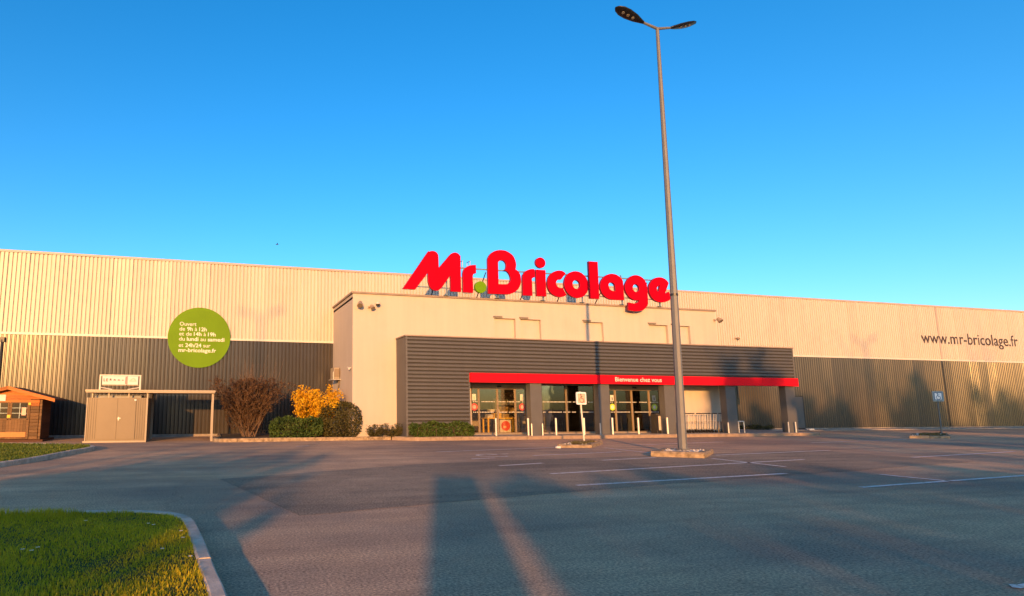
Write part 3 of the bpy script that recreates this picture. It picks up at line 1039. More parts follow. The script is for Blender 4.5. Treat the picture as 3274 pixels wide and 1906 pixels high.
def letter_mesh(loops, depth):
    """flat letter face with holes, extruded to a box letter, via a 2D filled curve"""
    cu = bpy.data.curves.new('ltr', 'CURVE')
    cu.dimensions = '2D'
    cu.fill_mode = 'BOTH'
    cu.extrude = depth / 2
    for lp in loops:
        pts = rounded(lp)
        s = cu.splines.new('POLY')
        s.points.add(len(pts) - 1)
        for q, p in zip(s.points, pts):
            q.co = (p.x, p.y, 0, 1)
        s.use_cyclic_u = True
    ob = bpy.data.objects.new('ltr', cu)
    COL.objects.link(ob)
    bpy.context.view_layer.update()
    me = bpy.data.meshes.new_from_object(ob.evaluated_get(bpy.context.evaluated_depsgraph_get()))
    bpy.data.objects.remove(ob, do_unlink=True)
    bpy.data.curves.remove(cu)
    for v in me.vertices:
        v.co = (v.co.x, SY - v.co.z, v.co.y)
    me.update()
    me.materials.clear()
    return me


rsign = thing('rooftop_sign', 'large red box-letter sign with a green dot, standing on the entrance block roof', 'sign', (16, 26.1, 6.73))
for key in ['M', 'r', 'dot', 'B', 'r2', 'i', 'c', 'o', 'l', 'a', 'g', 'e']:
    me = letter_mesh(LET[key], 0.14)
    me.materials.append(M['green_letter' if key == 'dot' else 'red_letter'])
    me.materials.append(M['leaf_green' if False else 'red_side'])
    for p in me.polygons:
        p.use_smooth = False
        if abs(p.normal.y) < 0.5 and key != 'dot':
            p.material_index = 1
    nm = 'green_dot' if key == 'dot' else 'letter'
    o = link(nm, me, None, rsign)
    o.matrix_parent_inverse = root_inv(rsign)
    if key == 'dot':
        o['label'] = 'round green dot between the letters'
P(MB().box(9.2, 23.4, SY + 0.09, SY + 0.13, 7.06, 7.12), 'rail', 'bluegrey', rsign)
P(MB().box(11.5, 23.2, SY + 0.09, SY + 0.13, 8.09, 8.16), 'rail', 'bluegrey', rsign)
for x in (10.9, 13.6, 16.1, 18.35, 20.72, 23.05):
    P(MB().box(x - 0.03, x + 0.03, SY + 0.14, SY + 0.20, 6.74, 8.3).box(x - 0.12, x + 0.12, SY + 0.14, SY + 0.36, 6.738, 6.76), 'post', 'bluegrey', rsign)
for x in (10.55, 13.0, 15.45, 17.6, 19.9, 22.35):
    P(MB().tube((x, SY + 0.2, 8.0), (x, SY + 1.75, 6.5), 0.028, n=6), 'brace', 'galv_dark', rsign)

lad = thing('roof_ladder', 'blue-grey steel roof ladder with two hoop handrails behind the red letters', 'ladder', (14, 30.6, 6.5))
for x in (13.74, 14.20):
    P(MB().path([(x, 30.66, 6.5), (x, 30.66, 9.70), (x + 0.10, 31.3, 9.76), (x + 0.10, 31.3, 8.7)], 0.024), 'handrail', 'bluegrey', lad)
for k in range(8):
    P(MB().tube((13.74, 30.66, 6.75 + k * 0.28), (14.20, 30.66, 6.75 + k * 0.28), 0.014, n=6), 'rung', 'bluegrey', lad)

# ================================================================= WALL SIGNS
disc = thing('opening_hours_sign', 'round green disc with white opening hours on the left wall', 'sign', (-0.53, 30.78, 4.87))
P(MB().disc((-0.53, 4.87), 1.515, D - 0.115, D - 0.05, 72), 'panel', 'green', disc)
LINES = [([('Ouvert', 0)], 5.44, 0.80), ([('de', 0), ('9h', 1), ('à', 0), ('12h', 1)], 5.19, 1.31), ([('et', 0), ('de', 0), ('14h', 1), ('à', 0), ('19h', 1)], 4.945, 1.75),
         ([('du', 0), ('lundi', 1), ('au', 0), ('samedi', 1)], 4.69, 2.19), ([('et', 0), ('24h/24', 1), ('sur', 0)], 4.375, 1.52), ([('mr-bricolage.fr', 1)], 4.13, 1.80)]
for words, zb, width in LINES:
    ms, x = [], 0.0
    for w, bold in words:
        me = text_mesh(w, 0.014 if bold else 0.0)
        lo, hi = bounds2(me)
        ms.append((me, lo[0], x))
        x += (hi[0] - lo[0]) + SPACE * 1.25
    tot = x - SPACE * 1.25
    for me, l0, xx in ms:
        o = facade_text(me, -1.50, zb, width / tot, 0.185 / CAP, D - 0.1175, 'text', 'white_paint', disc, xx - l0)
        o.matrix_parent_inverse = root_inv(disc)

url = thing('wall_lettering', 'dark brown web address lettered on the white wall at right', 'lettering', (54, 30.86, 6.4))
me = text_mesh('www.mr-bricolage.fr', 0.006)
lo, hi = bounds2(me)
bm = bmesh.new()
bm.from_mesh(me)
seen, isl = set(), []
bm.verts.ensure_lookup_table()
for v in bm.verts:
    if v.index in seen:
        continue
    st, comp = [v], []
    seen.add(v.index)
    while st:
        q = st.pop()
        comp.append(q)
        for e in q.link_edges:
            r = e.other_vert(q)
            if r.index not in seen:
                seen.add(r.index)
                st.append(r)
    isl.append(comp)
isl.sort(key=lambda c: min(v.co.x for v in c))
groups = []
for c in isl:
    a, b = min(v.co.x for v in c), max(v.co.x for v in c)
    if groups and a < groups[-1][1] - 0.6 * (b - a):
        groups[-1] = (groups[-1][0], max(groups[-1][1], b), groups[-1][2] + c)
    else:
        groups.append((a, b, c))
sx, sz = (59.0 - 49.05) / (hi[0] - lo[0]), 0.80 / CAP
for a, b, c in groups:
    ids = {v.index: k for k, v in enumerate(c)}
    vs = [(49.05 + (v.co.x - lo[0]) * sx, D - 0.070, 6.02 + v.co.y * sz) for v in c]
    fs = [tuple(ids[v.index] for v in f.verts) for f in bm.faces if f.verts[0].index in ids]
    P(MB().add(vs, fs), 'letter', 'brown_print', url)
bm.free()

# ================================================================= FITTINGS ON THE ENTRANCE BLOCK
def floodlight(loc, label, tilt=-0.5, side=0.0, s=1.0):
    t = thing('floodlight', label, 'floodlight', loc, 0)
    P2(MB().box(-0.05, 0.05, -0.03, 0.0, -0.06, 0.06).tube((0, -0.03, 0), (0, -0.20 * s, 0.0), 0.022, n=8), 'bracket', 'flood', t)
    h = P2(MB().tube((side * 0.16, -0.20 * s, 0.10 * s), (side * 0.26, -0.36 * s, -0.10 * s), 0.09 * s, 0.15 * s, 14), 'lamp_head', 'flood', t)
    P2(MB().tube((side * 0.26, -0.36 * s, -0.10 * s), (side * 0.265, -0.366 * s, -0.107 * s), 0.13 * s, 0.13 * s, 14), 'lens', 'frame', h)
    return t


def P2(mb, name, mat, parent, smooth=False):
    """child mesh in the local coordinates of its parent"""
    return mb.build(name, mat, parent, smooth)


floodlight((6.72, DB, 6.12), 'large round floodlight near the left corner of the entrance block', side=-0.6, s=0.95)
floodlight((7.08, DB, 6.02), 'smaller floodlight beside the white dome camera', side=0.5, s=0.75)
floodlight((26.66, DB, 6.16), 'floodlight at the right end of the entrance block wall', side=0.4, s=0.95)
floodlight((32.7, D - 0.036, 5.83), 'small lamp on the white wall right of the canopy', side=0.3, s=0.55)
dc = thing('dome_camera', 'white dome camera with dark lens under the block coping', 'camera', (7.46, DB, 6.16))
P2(MB().box(-0.03, 0.03, -0.20, 0.0, 0.05, 0.10), 'arm', 'white_trim', dc)
hm = MB()
for k in range(5):
    a0, a1 = k * PI / 10, (k + 1) * PI / 10
    hm.tube((0, -0.2, 0.0 + 0.10 * math.sin(a0)), (0, -0.2, 0.10 * math.sin(a1)), 0.11 * math.cos(a0) + 0.002, 0.11 * math.cos(a1) + 0.002, 16)
P2(hm, 'housing', 'white_trim', dc, True)
hm = MB()
for k in range(5):
    a0, a1 = k * PI / 10, (k + 1) * PI / 10
    hm.tube((0, -0.2, -0.003 - 0.10 * math.sin(a0)), (0, -0.2, -0.003 - 0.10 * math.sin(a1)), 0.095 * math.cos(a0) + 0.002, 0.095 * math.cos(a1) + 0.002, 16)
P2(hm, 'dome', 'black', dc, True)
sc = thing('wall_camera', 'small pale camera on the block side wall near its front corner', 'camera', (BX0, 26.75, 3.22))
P2(MB().box(-0.10, 0, -0.03, 0.03, -0.02, 0.02), 'arm', 'white_trim', sc)
P2(MB().tube((-0.12, 0.12, 0.02), (-0.12, -0.16, -0.05), 0.045, 0.05, 10), 'housing', 'white_trim', sc)

ac = thing('wall_unit', 'pale outdoor unit on a bracket on the block side wall above the yellow shrub', 'air conditioner', (BX0, 29.4, 2.8))
P2(MB().cbox(-0.34, -0.04, -0.42, 0.42, 0.02, 0.58, 0.02), 'casing', 'beige_light', ac)
P2(MB().box(-0.30, -0.06, -0.428, -0.421, 0.10, 0.50), 'grille', 'frame', ac)
P2(MB().box(-0.40, 0.0, -0.55, 0.55, -0.03, 0.0), 'tray', 'white_trim', ac)
P2(MB().box(-0.40, -0.36, -0.55, -0.50, 0.0, 0.35), 'bracket', 'white_trim', ac)
P2(MB().path([(-0.05, -0.2, -0.03), (-0.05, -0.3, -0.3), (-0.05, 0.1, -0.7)], 0.025, 6), 'pipe', 'frame', ac)
jb = thing('meter_cabinet', 'white meter cabinet low on the block side wall behind the yellow shrub', 'cabinet', (BX0, 29.3, 1.1))
P2(MB().cbox(-0.22, 0, -0.35, 0.35, 0, 1.0, 0.015), 'casing', 'white_trim', jb)
P2(MB().box(-0.27, 0.0, -0.40, 0.40, 1.002, 1.04), 'cap', 'frame', jb)

# ================================================================= STREET LAMP
lp = thing('street_lamp', 'tall grey double-headed lamp post rising from the kerbed island', 'street lamp', (14.36, 15.82, 0.15))
P2(MB().tube((0, 0, 0), (0.10, 0, 4.9), 0.135, 0.112, 8).tube((0.10, 0, 4.9), (0.22, 0, 14.30), 0.112, 0.055, 8), 'pole', 'galv', lp)
P2(MB().tube((0.098, 0, 4.86), (0.10, 0, 4.93), 0.123, 0.123, 12), 'clamp', 'black', lp)
P2(MB().box(-0.145, 0.145, -0.145, 0.145, -0.02, 0.03), 'base_plate', 'galv', lp)
for sgn in (-1, 1):
    arm = P2(MB().tube((0.22, 0, 14.28), (0.22 + sgn * 0.55, 0, 14.41), 0.05, 0.04, 8), 'arm', 'galv', lp)
    # paddle-shaped head lofted from cross-sections
    hd = MB()
    prof = [(0.0, 0.045, 0.03), (0.12, 0.08, 0.05), (0.35, 0.155, 0.055), (0.65, 0.20, 0.05), (0.88, 0.19, 0.04), (1.05, 0.12, 0.03), (1.12, 0.03, 0.015)]
    nn = 12
    vs, fs = [], []
    roll = -0.20 if sgn < 0 else -0.06
    for d, w, t in prof:
        for i in range(nn):
            a = 2 * PI * i / nn
            y0, z0 = w * math.cos(a), t * math.sin(a)
            y1, z1 = y0 * math.cos(roll) - z0 * math.sin(roll), y0 * math.sin(roll) + z0 * math.cos(roll)
            vs.append((0.22 + sgn * (0.53 + d), y1, 14.41 + d * 0.33 + z1))
    for k in range(len(prof) - 1):
        for i in range(nn):
            j = (i + 1) % nn
            q = (k * nn + i, k * nn + j, (k + 1) * nn + j, (k + 1) * nn + i)
            fs.append(q if sgn < 0 else q[::-1])
    fs += [tuple(range(nn)), tuple(range((len(prof) - 1) * nn, len(prof) * nn))]
    head = P2(hd.add(vs, fs), 'lamp_head', 'lamp_body', lp, True)
    for d in (0.45, 0.64, 0.83):
        c = Vector((0.22 + sgn * (0.53 + d), math.sin(roll) * 0.052, 14.41 + d * 0.33 - 0.052))
        P2(MB().tube(c, c + Vector((sgn * 0.002, math.sin(roll) * 0.01, -0.01)), 0.05, 0.05, 12), 'light_source', 'lens', head)


def island(name, label, corners, z=0.15, fill='gravel'):
    t = thing(name, label, 'kerb island', (corners[0][0], corners[0][1], 0))
    cs = [Vector(c) for c in corners]
    n = len(cs)
    w = 0.26
    cen = sum(cs, Vector((0, 0))) / n
    inner = [c + (cen - c) * (w * 1.5 / (cen - c).length) for c in cs]
    for i in range(n):
        a, b, ia, ib = cs[i], cs[(i + 1) % n], inner[i], inner[(i + 1) % n]
        L = (b - a).length
        k = max(1, round(L / 1.1))
        for j in range(k):
            t0, t1 = j / k + 0.012 / L, (j + 1) / k - 0.012 / L
            q = [a.lerp(b, t0), a.lerp(b, t1), ia.lerp(ib, t1), ia.lerp(ib, t0)]
            zz = z + random.uniform(-0.025, 0.02)
            ch = 0.05
            nrm = ((ia - a) + (ib - b)).normalized() * ch
            top = [q[0] + nrm, q[1] + nrm, q[2], q[3]]
            m = MB().add([(p.x, p.y, 0) for p in q] + [(q[0].x, q[0].y, zz - ch), (q[1].x, q[1].y, zz - ch), (q[2].x, q[2].y, zz), (q[3].x, q[3].y, zz)] + [(top[0].x, top[0].y, zz), (top[1].x, top[1].y, zz)],
                         [(0, 1, 5, 4), (4, 5, 9, 8), (8, 9, 6, 7), (1, 2, 6, 9, 5), (0, 4, 8, 7, 3), (2, 3, 7, 6)])
            P(m, 'kerb_stone', 'old_kerb', t)
    P(MB().prism([(p.x, p.y) for p in inner], 0.0, z - 0.03), 'gravel_fill', fill, t)
    # loose stones
    for _ in range(46):
        u, v = random.random(), random.random()
        p = inner[0].lerp(inner[1], u).lerp(inner[3].lerp(inner[2], u), v)
        r = random.uniform(0.02, 0.055)
        m = MB().add([(p.x + dx * r, p.y + dy * r, z - 0.03 + dz * r) for dx, dy, dz in ((-1, -.6, 0), (.8, -.9, 0), (1, .7, 0), (-.7, 1, 0), (.1, .1, 1))], [(0, 1, 4), (1, 2, 4), (2, 3, 4), (3, 0, 4)])
        P(m, 'stone', 'gravel', t)
    return t


island('kerb_island', 'low stone-kerbed gravel island at the foot of the lamp post', [(12.76, 15.33), (13.83, 14.41), (15.6, 15.9), (14.5, 16.85)])
i1 = island('kerb_island', 'low kerbed island under the faded disabled parking sign', [(12.2, 19.4), (13.45, 19.1), (15.2, 20.9), (13.9, 21.3)], 0.12, 'turf')
i2 = island('kerb_island', 'low kerbed island under the blue disabled parking sign at right', [(32.4, 21.4), (34.3, 20.9), (38.4, 23.5), (36.6, 24.0)], 0.12, 'turf')
P(MB().tube((14.30, 20.74, 0.09), (14.30, 20.74, 0.14), 0.24, 0.20, 14), 'footing', 'concrete', i1)
g_a = [(12.9, 19.6), (13.5, 19.5), (14.7, 20.7), (13.9, 20.9)]
grass('island_grass', g_a, 0.09, 1600, 0.10, 0.012, 'tufts of grass on the island under the faded disabled sign', 0.5, None, 'grass_dry')
g_b = [(33.2, 21.5), (34.2, 21.3), (37.6, 23.3), (36.6, 23.6)]
grass('island_grass', g_b, 0.09, 1600, 0.11, 0.014, 'dry grass on the island under the blue disabled sign', 0.5, None, 'grass_dry')


def wheelchair(parent, mat, x0, z0, s, y, mirror=1):
    m = MB()
    X = lambda u: x0 + mirror * u * s
    Zf = lambda w: z0 + w * s
    def bar(a, b, w):
        d = Vector((b[0] - a[0], b[1] - a[1])).normalized()
        n = Vector((-d.y, d.x)) * w / 2
        q = [(a[0] + n.x, a[1] + n.y), (a[0] - n.x, a[1] - n.y), (b[0] - n.x, b[1] - n.y), (b[0] + n.x, b[1] + n.y)]
        m.xz([(X(u), Zf(v)) for u, v in q], y - 0.002, y)
    m.disc((X(-0.12), Zf(0.72)), 0.11 * s, y - 0.002, y, 12)
    bar((-0.12, 0.62), (-0.04, 0.18), 0.12)
    bar((-0.08, 0.45), (0.22, 0.43), 0.08)
    bar((-0.04, 0.16), (0.26, 0.14), 0.11)
    bar((0.24, 0.18), (0.40, -0.24), 0.10)
    for k in range(12):
        t0, t1 = math.radians(110 + k * 20), math.radians(110 + (k + 1) * 20)
        q = [(0.0 + r * math.cos(t), 0.0 + r * math.sin(t)) for r, t in ((0.30, t0), (0.39, t0), (0.39, t1), (0.30, t1))]
        m.xz([(X(u), Zf(v)) for u, v in q], y - 0.002, y)
    return P2(m, 'symbol', mat, parent)


def park_sign(loc, label, rz, h, border, inner, sym, post, lean=0.0, k=1.0):
    t = thing('parking_sign', label, 'sign', loc, rz)
    P2(MB().tube((0, 0.05, 0), (lean, 0.05, h), 0.033, 0.033, 10), 'post', post, t)
    lx = lean
    b = 0.27
    def rr(b, r=0.05):
        out = []
        for cx, cz, a0 in ((b - r, b - r, 0), (-b + r, b - r, 90), (-b + r, -b + r, 180), (b - r, -b + r, 270)):
            for k in range(5):
                a = math.radians(a0 + k * 22.5)
                out.append((lx + cx + r * math.cos(a), h - 0.26 + cz + r * math.sin(a)))
        return out
    pl = P2(MB().xz(rr(0.27 * k), -0.03, 0.012), 'plate', border, t)
    P2(MB().xz(rr(0.205 * k, 0.03), -0.034, -0.0305), 'field', inner[0], pl)
    P2(MB().xz(rr(0.165 * k, 0.02), -0.038, -0.0345), 'field', inner[1], pl)
    wheelchair(pl, sym, lx, h - 0.32, 0.30, -0.0385)
    P2(MB().box(lx - 0.2, lx + 0.2, 0.013, 0.03, h - 0.14, h - 0.10).box(lx - 0.2, lx + 0.2, 0.013, 0.03, h - 0.42, h - 0.38), 'clip', 'galv', t)
    return t


park_sign((14.28, 20.72, 0.10), 'faded disabled parking sign turned aside on a slightly leaning cream post', 0.15, 1.95, 'sign_white', ('sign_faded', 'peach'), 'dark_print', 'cream_post', -0.10, 0.9)
park_sign((37.22, 23.0, 0.10), 'blue and white disabled parking sign on a grey post at far right', -0.35, 2.20, 'bluegrey', ('sign_blue', 'sign_white'), 'sign_blue', 'galv')

# ================================================================= BOLLARDS AND BARRIERS
bol = None
pos = [12.56, 14.17, 15.60, 17.08, 18.62, 20.06, 21.72]
names = ['leftmost tall steel bollard, in front of the left doors', 'tall bollard just left of the first canopy column', 'tall bollard in front of the left half of the shop window',
         'tall bollard behind the faded parking sign post', 'tall bollard just right of the second canopy column', 'tall bollard in front of the right-hand doors', 'tall bollard in front of the third canopy column']
for x, nm in zip(pos, names):
    if bol is None:
        bol = thing('bollard', nm, 'bollard', (x, 24.80, 0.155), 0, 'tall bollards along the entrance')
        P2(MB().tube((0, 0, 0), (0, 0, 0.78), 0.046, n=12), 'post', 'steel_post', bol, False)
        P2(MB().tube((0, 0, 0.78), (0, 0, 0.80), 0.046, 0.030, n=12), 'cap', 'steel_post', bol)
        P2(MB().tube((0, 0, 0), (0, 0, 0.02), 0.075, n=12), 'base_ring', 'galv', bol)
    else:
        dup(bol, (x, 24.80, 0.155), nm)
sb = None
for x, nm in [(14.40, 'short guard post at the left edge of the first column'), (14.96, 'short guard post at the right edge of the first column'), (18.02, 'short guard post at the left of the second column'),
              (22.42, 'short guard post right of the third column'), (25.46, 'short guard post at the foot of the fourth column'), (29.30, 'left of two short guard posts at the last column'), (29.78, 'right of two short guard posts at the last column')]:
    if sb is None:
        sb = thing('guard_post', nm, 'bollard', (x, 24.90, 0.155), 0, 'short guard posts at the canopy columns')
        P2(MB().tube((0, 0, 0), (0, 0, 0.53), 0.032, n=10), 'post', 'steel_post', sb)
        P2(MB().tube((0, 0, 0.53), (0, 0, 0.545), 0.032, 0.02, n=10), 'cap', 'steel_post', sb)
    else:
        dup(sb, (x, 24.90, 0.155), nm)
hb = thing('hoop_barrier', 'small pale steel hoop barrier between the last two columns', 'barrier', (26.38, 25.0, 0.155))
P2(MB().path([(-0.17, 0, 0), (-0.17, 0, 0.58), (0.17, 0, 0.58), (0.17, 0, 0)], 0.028, 8), 'hoop', 'steel_post', hb)
P2(MB().box(-0.22, -0.12, -0.05, 0.05, 0, 0.012).box(0.12, 0.22, -0.05, 0.05, 0, 0.012), 'foot', 'galv', hb)

# trolley bay
rail = thing('trolley_rail', 'dark horizontal rail on posts in front of the parked trolleys', 'rail', (24.6, 25.72, 0.155))
P2(MB().tube((-1.4, 0, 0.545), (1.32, 0, 0.545), 0.014, n=8), 'bar', 'frame', rail)
for x in (-1.38, 1.06):
    P2(MB().tube((x, 0, 0), (x, 0, 0.55), 0.02, n=8), 'leg', 'frame', rail)
P2(MB().box(1.22, 1.32, -0.012, 0.012, 0.0, 0.53), 'end_plate', 'beige_light', rail)
tr = None
tn = ['leftmost', 'second', 'third', 'fourth', 'fifth', 'sixth', 'rightmost']
for k in range(7):
    lbl = 'flatbed trolley with dark handle, %s of seven in the row under the canopy' % (tn[k] if k in (0, 6) else tn[k] + ' from left')
    x = 23.66 + k * 0.345 + random.uniform(-0.03, 0.03)
    if tr is None:
        tr = thing('flatbed_trolley', lbl, 'trolley', (x, 26.0, 0.155), 0.06, 'flatbed trolleys under the canopy')
        fm = MB()
        for s_ in (-0.075, 0.075):
            fm.path([(s_, -0.30, 0.17), (s_, -0.38, 0.95)], 0.022, 6)
        fm.tube((-0.075, -0.345, 0.6), (0.075, -0.345, 0.6), 0.016, n=6)
        P2(fm, 'upright', 'steel_post', tr)
        P2(MB().tube((-0.15, -0.36, 0.975), (0.15, -0.36, 0.975), 0.026, n=8), 'handle', 'black', tr)
        P2(MB().box(-0.125, 0.125, -0.34, 0.36, 0.14, 0.175), 'deck', 'galv', tr)
        for sx_ in (-0.1, 0.1):
            for sy_ in (-0.27, 0.29):
                w = P2(MB().tube((sx_ - 0.018, sy_, 0.06), (sx_ + 0.018, sy_, 0.06), 0.062, n=12), 'wheel', 'black', tr)
    else:
        dup(tr, (x, 26.0, 0.155), lbl, 0.06 + random.uniform(-0.1, 0.1))

cab = thing('waste_cabinet', 'beige waste cabinet with black hood and plinth beside the right-hand doors', 'bin', (21.95, 25.62, 0.155), 0.1)
P2(MB().cbox(-0.34, 0.34, -0.20, 0.22, 0, 0.16, 0.01), 'plinth', 'black', cab)
P2(MB().prism([(-0.22, -0.19), (0.02, -0.235), (0.28, -0.17), (0.30, 0.18), (-0.22, 0.18)], 0.161, 0.86), 'body', 'cream_box', cab)
P2(MB().box(-0.33, -0.222, -0.18, 0.20, 0.161, 0.90), 'side_frame', 'black', cab)
P2(MB().prism([(-0.33, -0.17), (0.0, -0.20), (0.0, 0.2), (-0.33, 0.2)], 0.901, 0.95), 'hood', 'black', cab)
P2(MB().prism([(0.02, -0.21), (0.26, -0.16), (0.28, 0.18), (0.02, 0.18)], 0.861, 0.96), 'lid', 'cream_box', cab)
ash = thing('wall_ashtray', 'slim white tube ashtray on the side of the third column', 'ashtray', (22.60, 25.12, 1.25))
P2(MB().tube((0, 0, 0.05), (0, 0, 0.62), 0.045, n=12), 'tube', 'white_trim', ash)
P2(MB().tube((0, 0, -0.03), (0, 0, 0.045), 0.03, 0.05, n=12), 'tray', 'black', ash)
P2(MB().box(-0.10, -0.045, -0.02, 0.02, 0.2, 0.4), 'bracket', 'galv', ash)

# ================================================================= INSIDE THE DOORS
ds = thing('display_table', 'display table with yellow goods just inside the left doors', 'table', (14.15, 27.7, 0.165))
P2(MB().box(-0.75, 0.75, -0.35, 0.35, 0.70, 0.75), 'tabletop', 'yellow', ds)
for sx_ in (-0.68, 0.68):
    for sy_ in (-0.28, 0.28):
        P2(MB().box(sx_ - 0.035, sx_ + 0.035, sy_ - 0.035, sy_ + 0.035, 0, 0.70), 'leg', 'yellow', ds)
for k, (x, w, h, m) in enumerate([(-0.5, 0.3, 0.16, 'paper'), (-0.1, 0.4, 0.22, 'yellow'), (0.35, 0.35, 0.18, 'goods_b'), (-0.25, 0.5, 0.12, 'paper')]):
    zz = 0.752 if k < 3 else 1.05
    tag(MB().cbox(14.15 + x - w / 2, 14.15 + x + w / 2, 27.5, 27.85, 0.165 + zz, 0.165 + zz + h, 0.01).build('goods_box', m),
        ['left pale box', 'middle yellow box', 'right ochre box', 'white tray above the boxes'][k] + ' on the display table inside the left doors', 'box', 'goods on the display table')
pb = thing('poster_board', 'white board with a red disc leaning inside the left doors', 'poster', (14.25, 27.15, 0.166))
P2(MB().box(-0.30, 0.30, -0.02, 0.0, 0.0, 0.66), 'board', 'paper', pb)
P2(MB().disc((0.02, 0.36), 0.24, -0.026, -0.0205, 28), 'red_disc', 'red_print', pb)
P2(MB().box(-0.12, 0.05, -0.030, -0.0265, 0.26, 0.36), 'print', 'peach', pb)
rk = None
rn = 0
for x in (12.6, 15.4, 17.2, 19.0, 20.9, 22.4):
    lbl = 'shop shelving rack with brown goods, %s row seen through the glass' % ['first', 'second', 'third', 'fourth', 'fifth', 'sixth'][rn]
    rn += 1
    r = thing('shop_rack', lbl, 'rack', (x, 29.3 + 0.5 * (rn % 2), 0.165), 0, 'shop racks inside the store')
    P2(MB().box(-0.7, -0.66, -0.25, 0.25, 0, 2.1).box(0.66, 0.7, -0.25, 0.25, 0, 2.1), 'upright', 'rack', r)
    for k in range(5):
        P2(MB().box(-0.655, 0.655, -0.25, 0.25, 0.12 + k * 0.42, 0.15 + k * 0.42), 'shelf', 'rack', r)
        gm = MB()
        x2 = -0.62
        while x2 < 0.5:
            w = random.uniform(0.08, 0.2)
            gm.box(x2, x2 + w, -0.22, 0.1, 0.152 + k * 0.42, 0.152 + k * 0.42 + random.uniform(0.15, 0.32))
            x2 += w + 0.02
        P2(gm, 'goods', ['goods_a', 'goods_b', 'goods_c'][(k + rn) % 3], r)['kind'] = 'stuff'

# ================================================================= METAL SHED, SHELTER AND BOARD
SYF = 26.40
sh = thing('metal_shed', 'beige steel shed with double doors and a lean-to shelter roof', 'shed', (-3.6, SYF, 0))
body = MB().box(-4.72, -2.44, SYF + 0.03, SYF + 2.0, 0.07, 1.80)
P(body, 'body', 'beige_steel', sh)
for k in range(4):
    for x0 in (-4.68, -2.82):
        P(MB().xz([(x0 + k * 0.088, 0.13), (x0 + k * 0.088 + 0.05, 0.13), (x0 + k * 0.088 + 0.05, 1.78), (x0 + k * 0.088, 1.78)], SYF + 0.012, SYF + 0.028), 'rib', 'beige_steel', sh)
for a, b, hx in ((-4.30, -3.572, -3.62), (-3.564, -2.86, -3.50)):
    d = P(MB().box(a, b, SYF - 0.005, SYF + 0.025, 0.13, 1.77), 'door', 'beige_steel', sh)
    if hx > -3.6:
        P(MB().box(-3.54, -3.42, SYF - 0.04, SYF - 0.006, 0.95, 0.985).box(-3.52, -3.48, SYF - 0.03, SYF - 0.006, 0.88, 1.02), 'handle', 'steel_post', d)
P(MB().box(-2.93, -2.85, SYF - 0.012, SYF - 0.0055, 1.68, 1.74), 'sticker', 'paper', sh)
P(MB().box(-4.80, -2.40, SYF - 0.03, SYF + 2.02, 0.0, 0.068), 'base_rail', 'beige_light', sh)
P(MB().box(-4.74, -4.70, SYF - 0.002, SYF + 0.03, 0.07, 1.80).box(-2.46, -2.40, SYF - 0.002, SYF + 0.03, 0.07, 2.0), 'corner_post', 'beige_light', sh)
rf = P(MB().box(-4.78, 0.28, SYF - 0.12, SYF + 2.3, 2.005, 2.12), 'shelter_roof', 'beige_light', sh)
P(MB().box(-4.80, 0.30, SYF - 0.14, SYF - 0.122, 2.05, 2.125), 'gutter', 'beige_light', rf)
for x in (-4.55, -3.93, -3.16):
    P(MB().box(x - 0.025, x + 0.025, SYF + 0.05, SYF + 0.10, 1.80, 2.004), 'strut', 'beige_light', sh)
for x, y in ((0.20, SYF + 0.02), (0.20, SYF + 2.2), (-2.40, SYF + 2.2)):
    P(MB().box(x - 0.045, x + 0.045, y, y + 0.09, 0.0, 2.004), 'post', 'beige_light', sh)
P(MB().cbox(-4.5, -2.7, SYF + 0.4, SYF + 1.6, 1.801, 1.90, 0.03), 'stored_sheet', 'roof_grey', sh)

sb_ = thing('shed_board', 'white framed board with small pictures standing on the shelter roof', 'sign', (-3.52, SYF, 2.12))
fx0, fx1 = -4.32, -2.72
P(MB().box(fx0, fx0 + 0.06, SYF + 0.0, SYF + 0.05, 2.121, 2.74), 'upright', 'white_trim', sb_)
P(MB().box(fx1 - 0.06, fx1, SYF + 0.0, SYF + 0.05, 2.121, 2.74), 'upright', 'white_trim', sb_)
P(MB().box(fx0 + 0.06, fx1 - 0.06, SYF + 0.0, SYF + 0.05, 2.69, 2.74), 'top_rail', 'white_trim', sb_)
P(MB().tube((fx0 + 0.05, SYF + 0.02, 2.22), (fx0 + 0.5, SYF + 0.02, 2.14), 0.022, n=6), 'brace', 'white_trim', sb_)
P(MB().tube((fx1 - 0.05, SYF + 0.02, 2.22), (fx1 - 0.5, SYF + 0.02, 2.14), 0.022, n=6), 'brace', 'white_trim', sb_)
pa = P(MB().box(-4.21, -3.265, SYF - 0.02, SYF + 0.0, 2.335, 2.68), 'panel', 'paper', sb_)
pb2 = P(MB().box(-3.24, -2.83, SYF - 0.02, SYF + 0.0, 2.335, 2.68), 'panel', 'paper', sb_)
P(MB().box(-3.30, -2.80, SYF + 0.001, SYF + 0.012, 2.30, 2.33).box(-4.22, -3.27, SYF + 0.001, SYF + 0.012, 2.30, 2.33), 'bottom_rail', 'frame', sb_)
yy = SYF - 0.024
P(MB().box(-4.16, -4.13, yy, yy + 0.003, 2.46, 2.58).box(-4.13, -4.09, yy, yy + 0.003, 2.46, 2.49).box(-4.06, -4.03, yy, yy + 0.003, 2.46, 2.58).box(-4.03, -3.99, yy, yy + 0.003, 2.55, 2.58).box(-4.03, -3.99, yy, yy + 0.003, 2.505, 2.53).box(-4.03, -3.99, yy, yy + 0.003, 2.46, 2.485), 'red_print', 'red_print', pa)
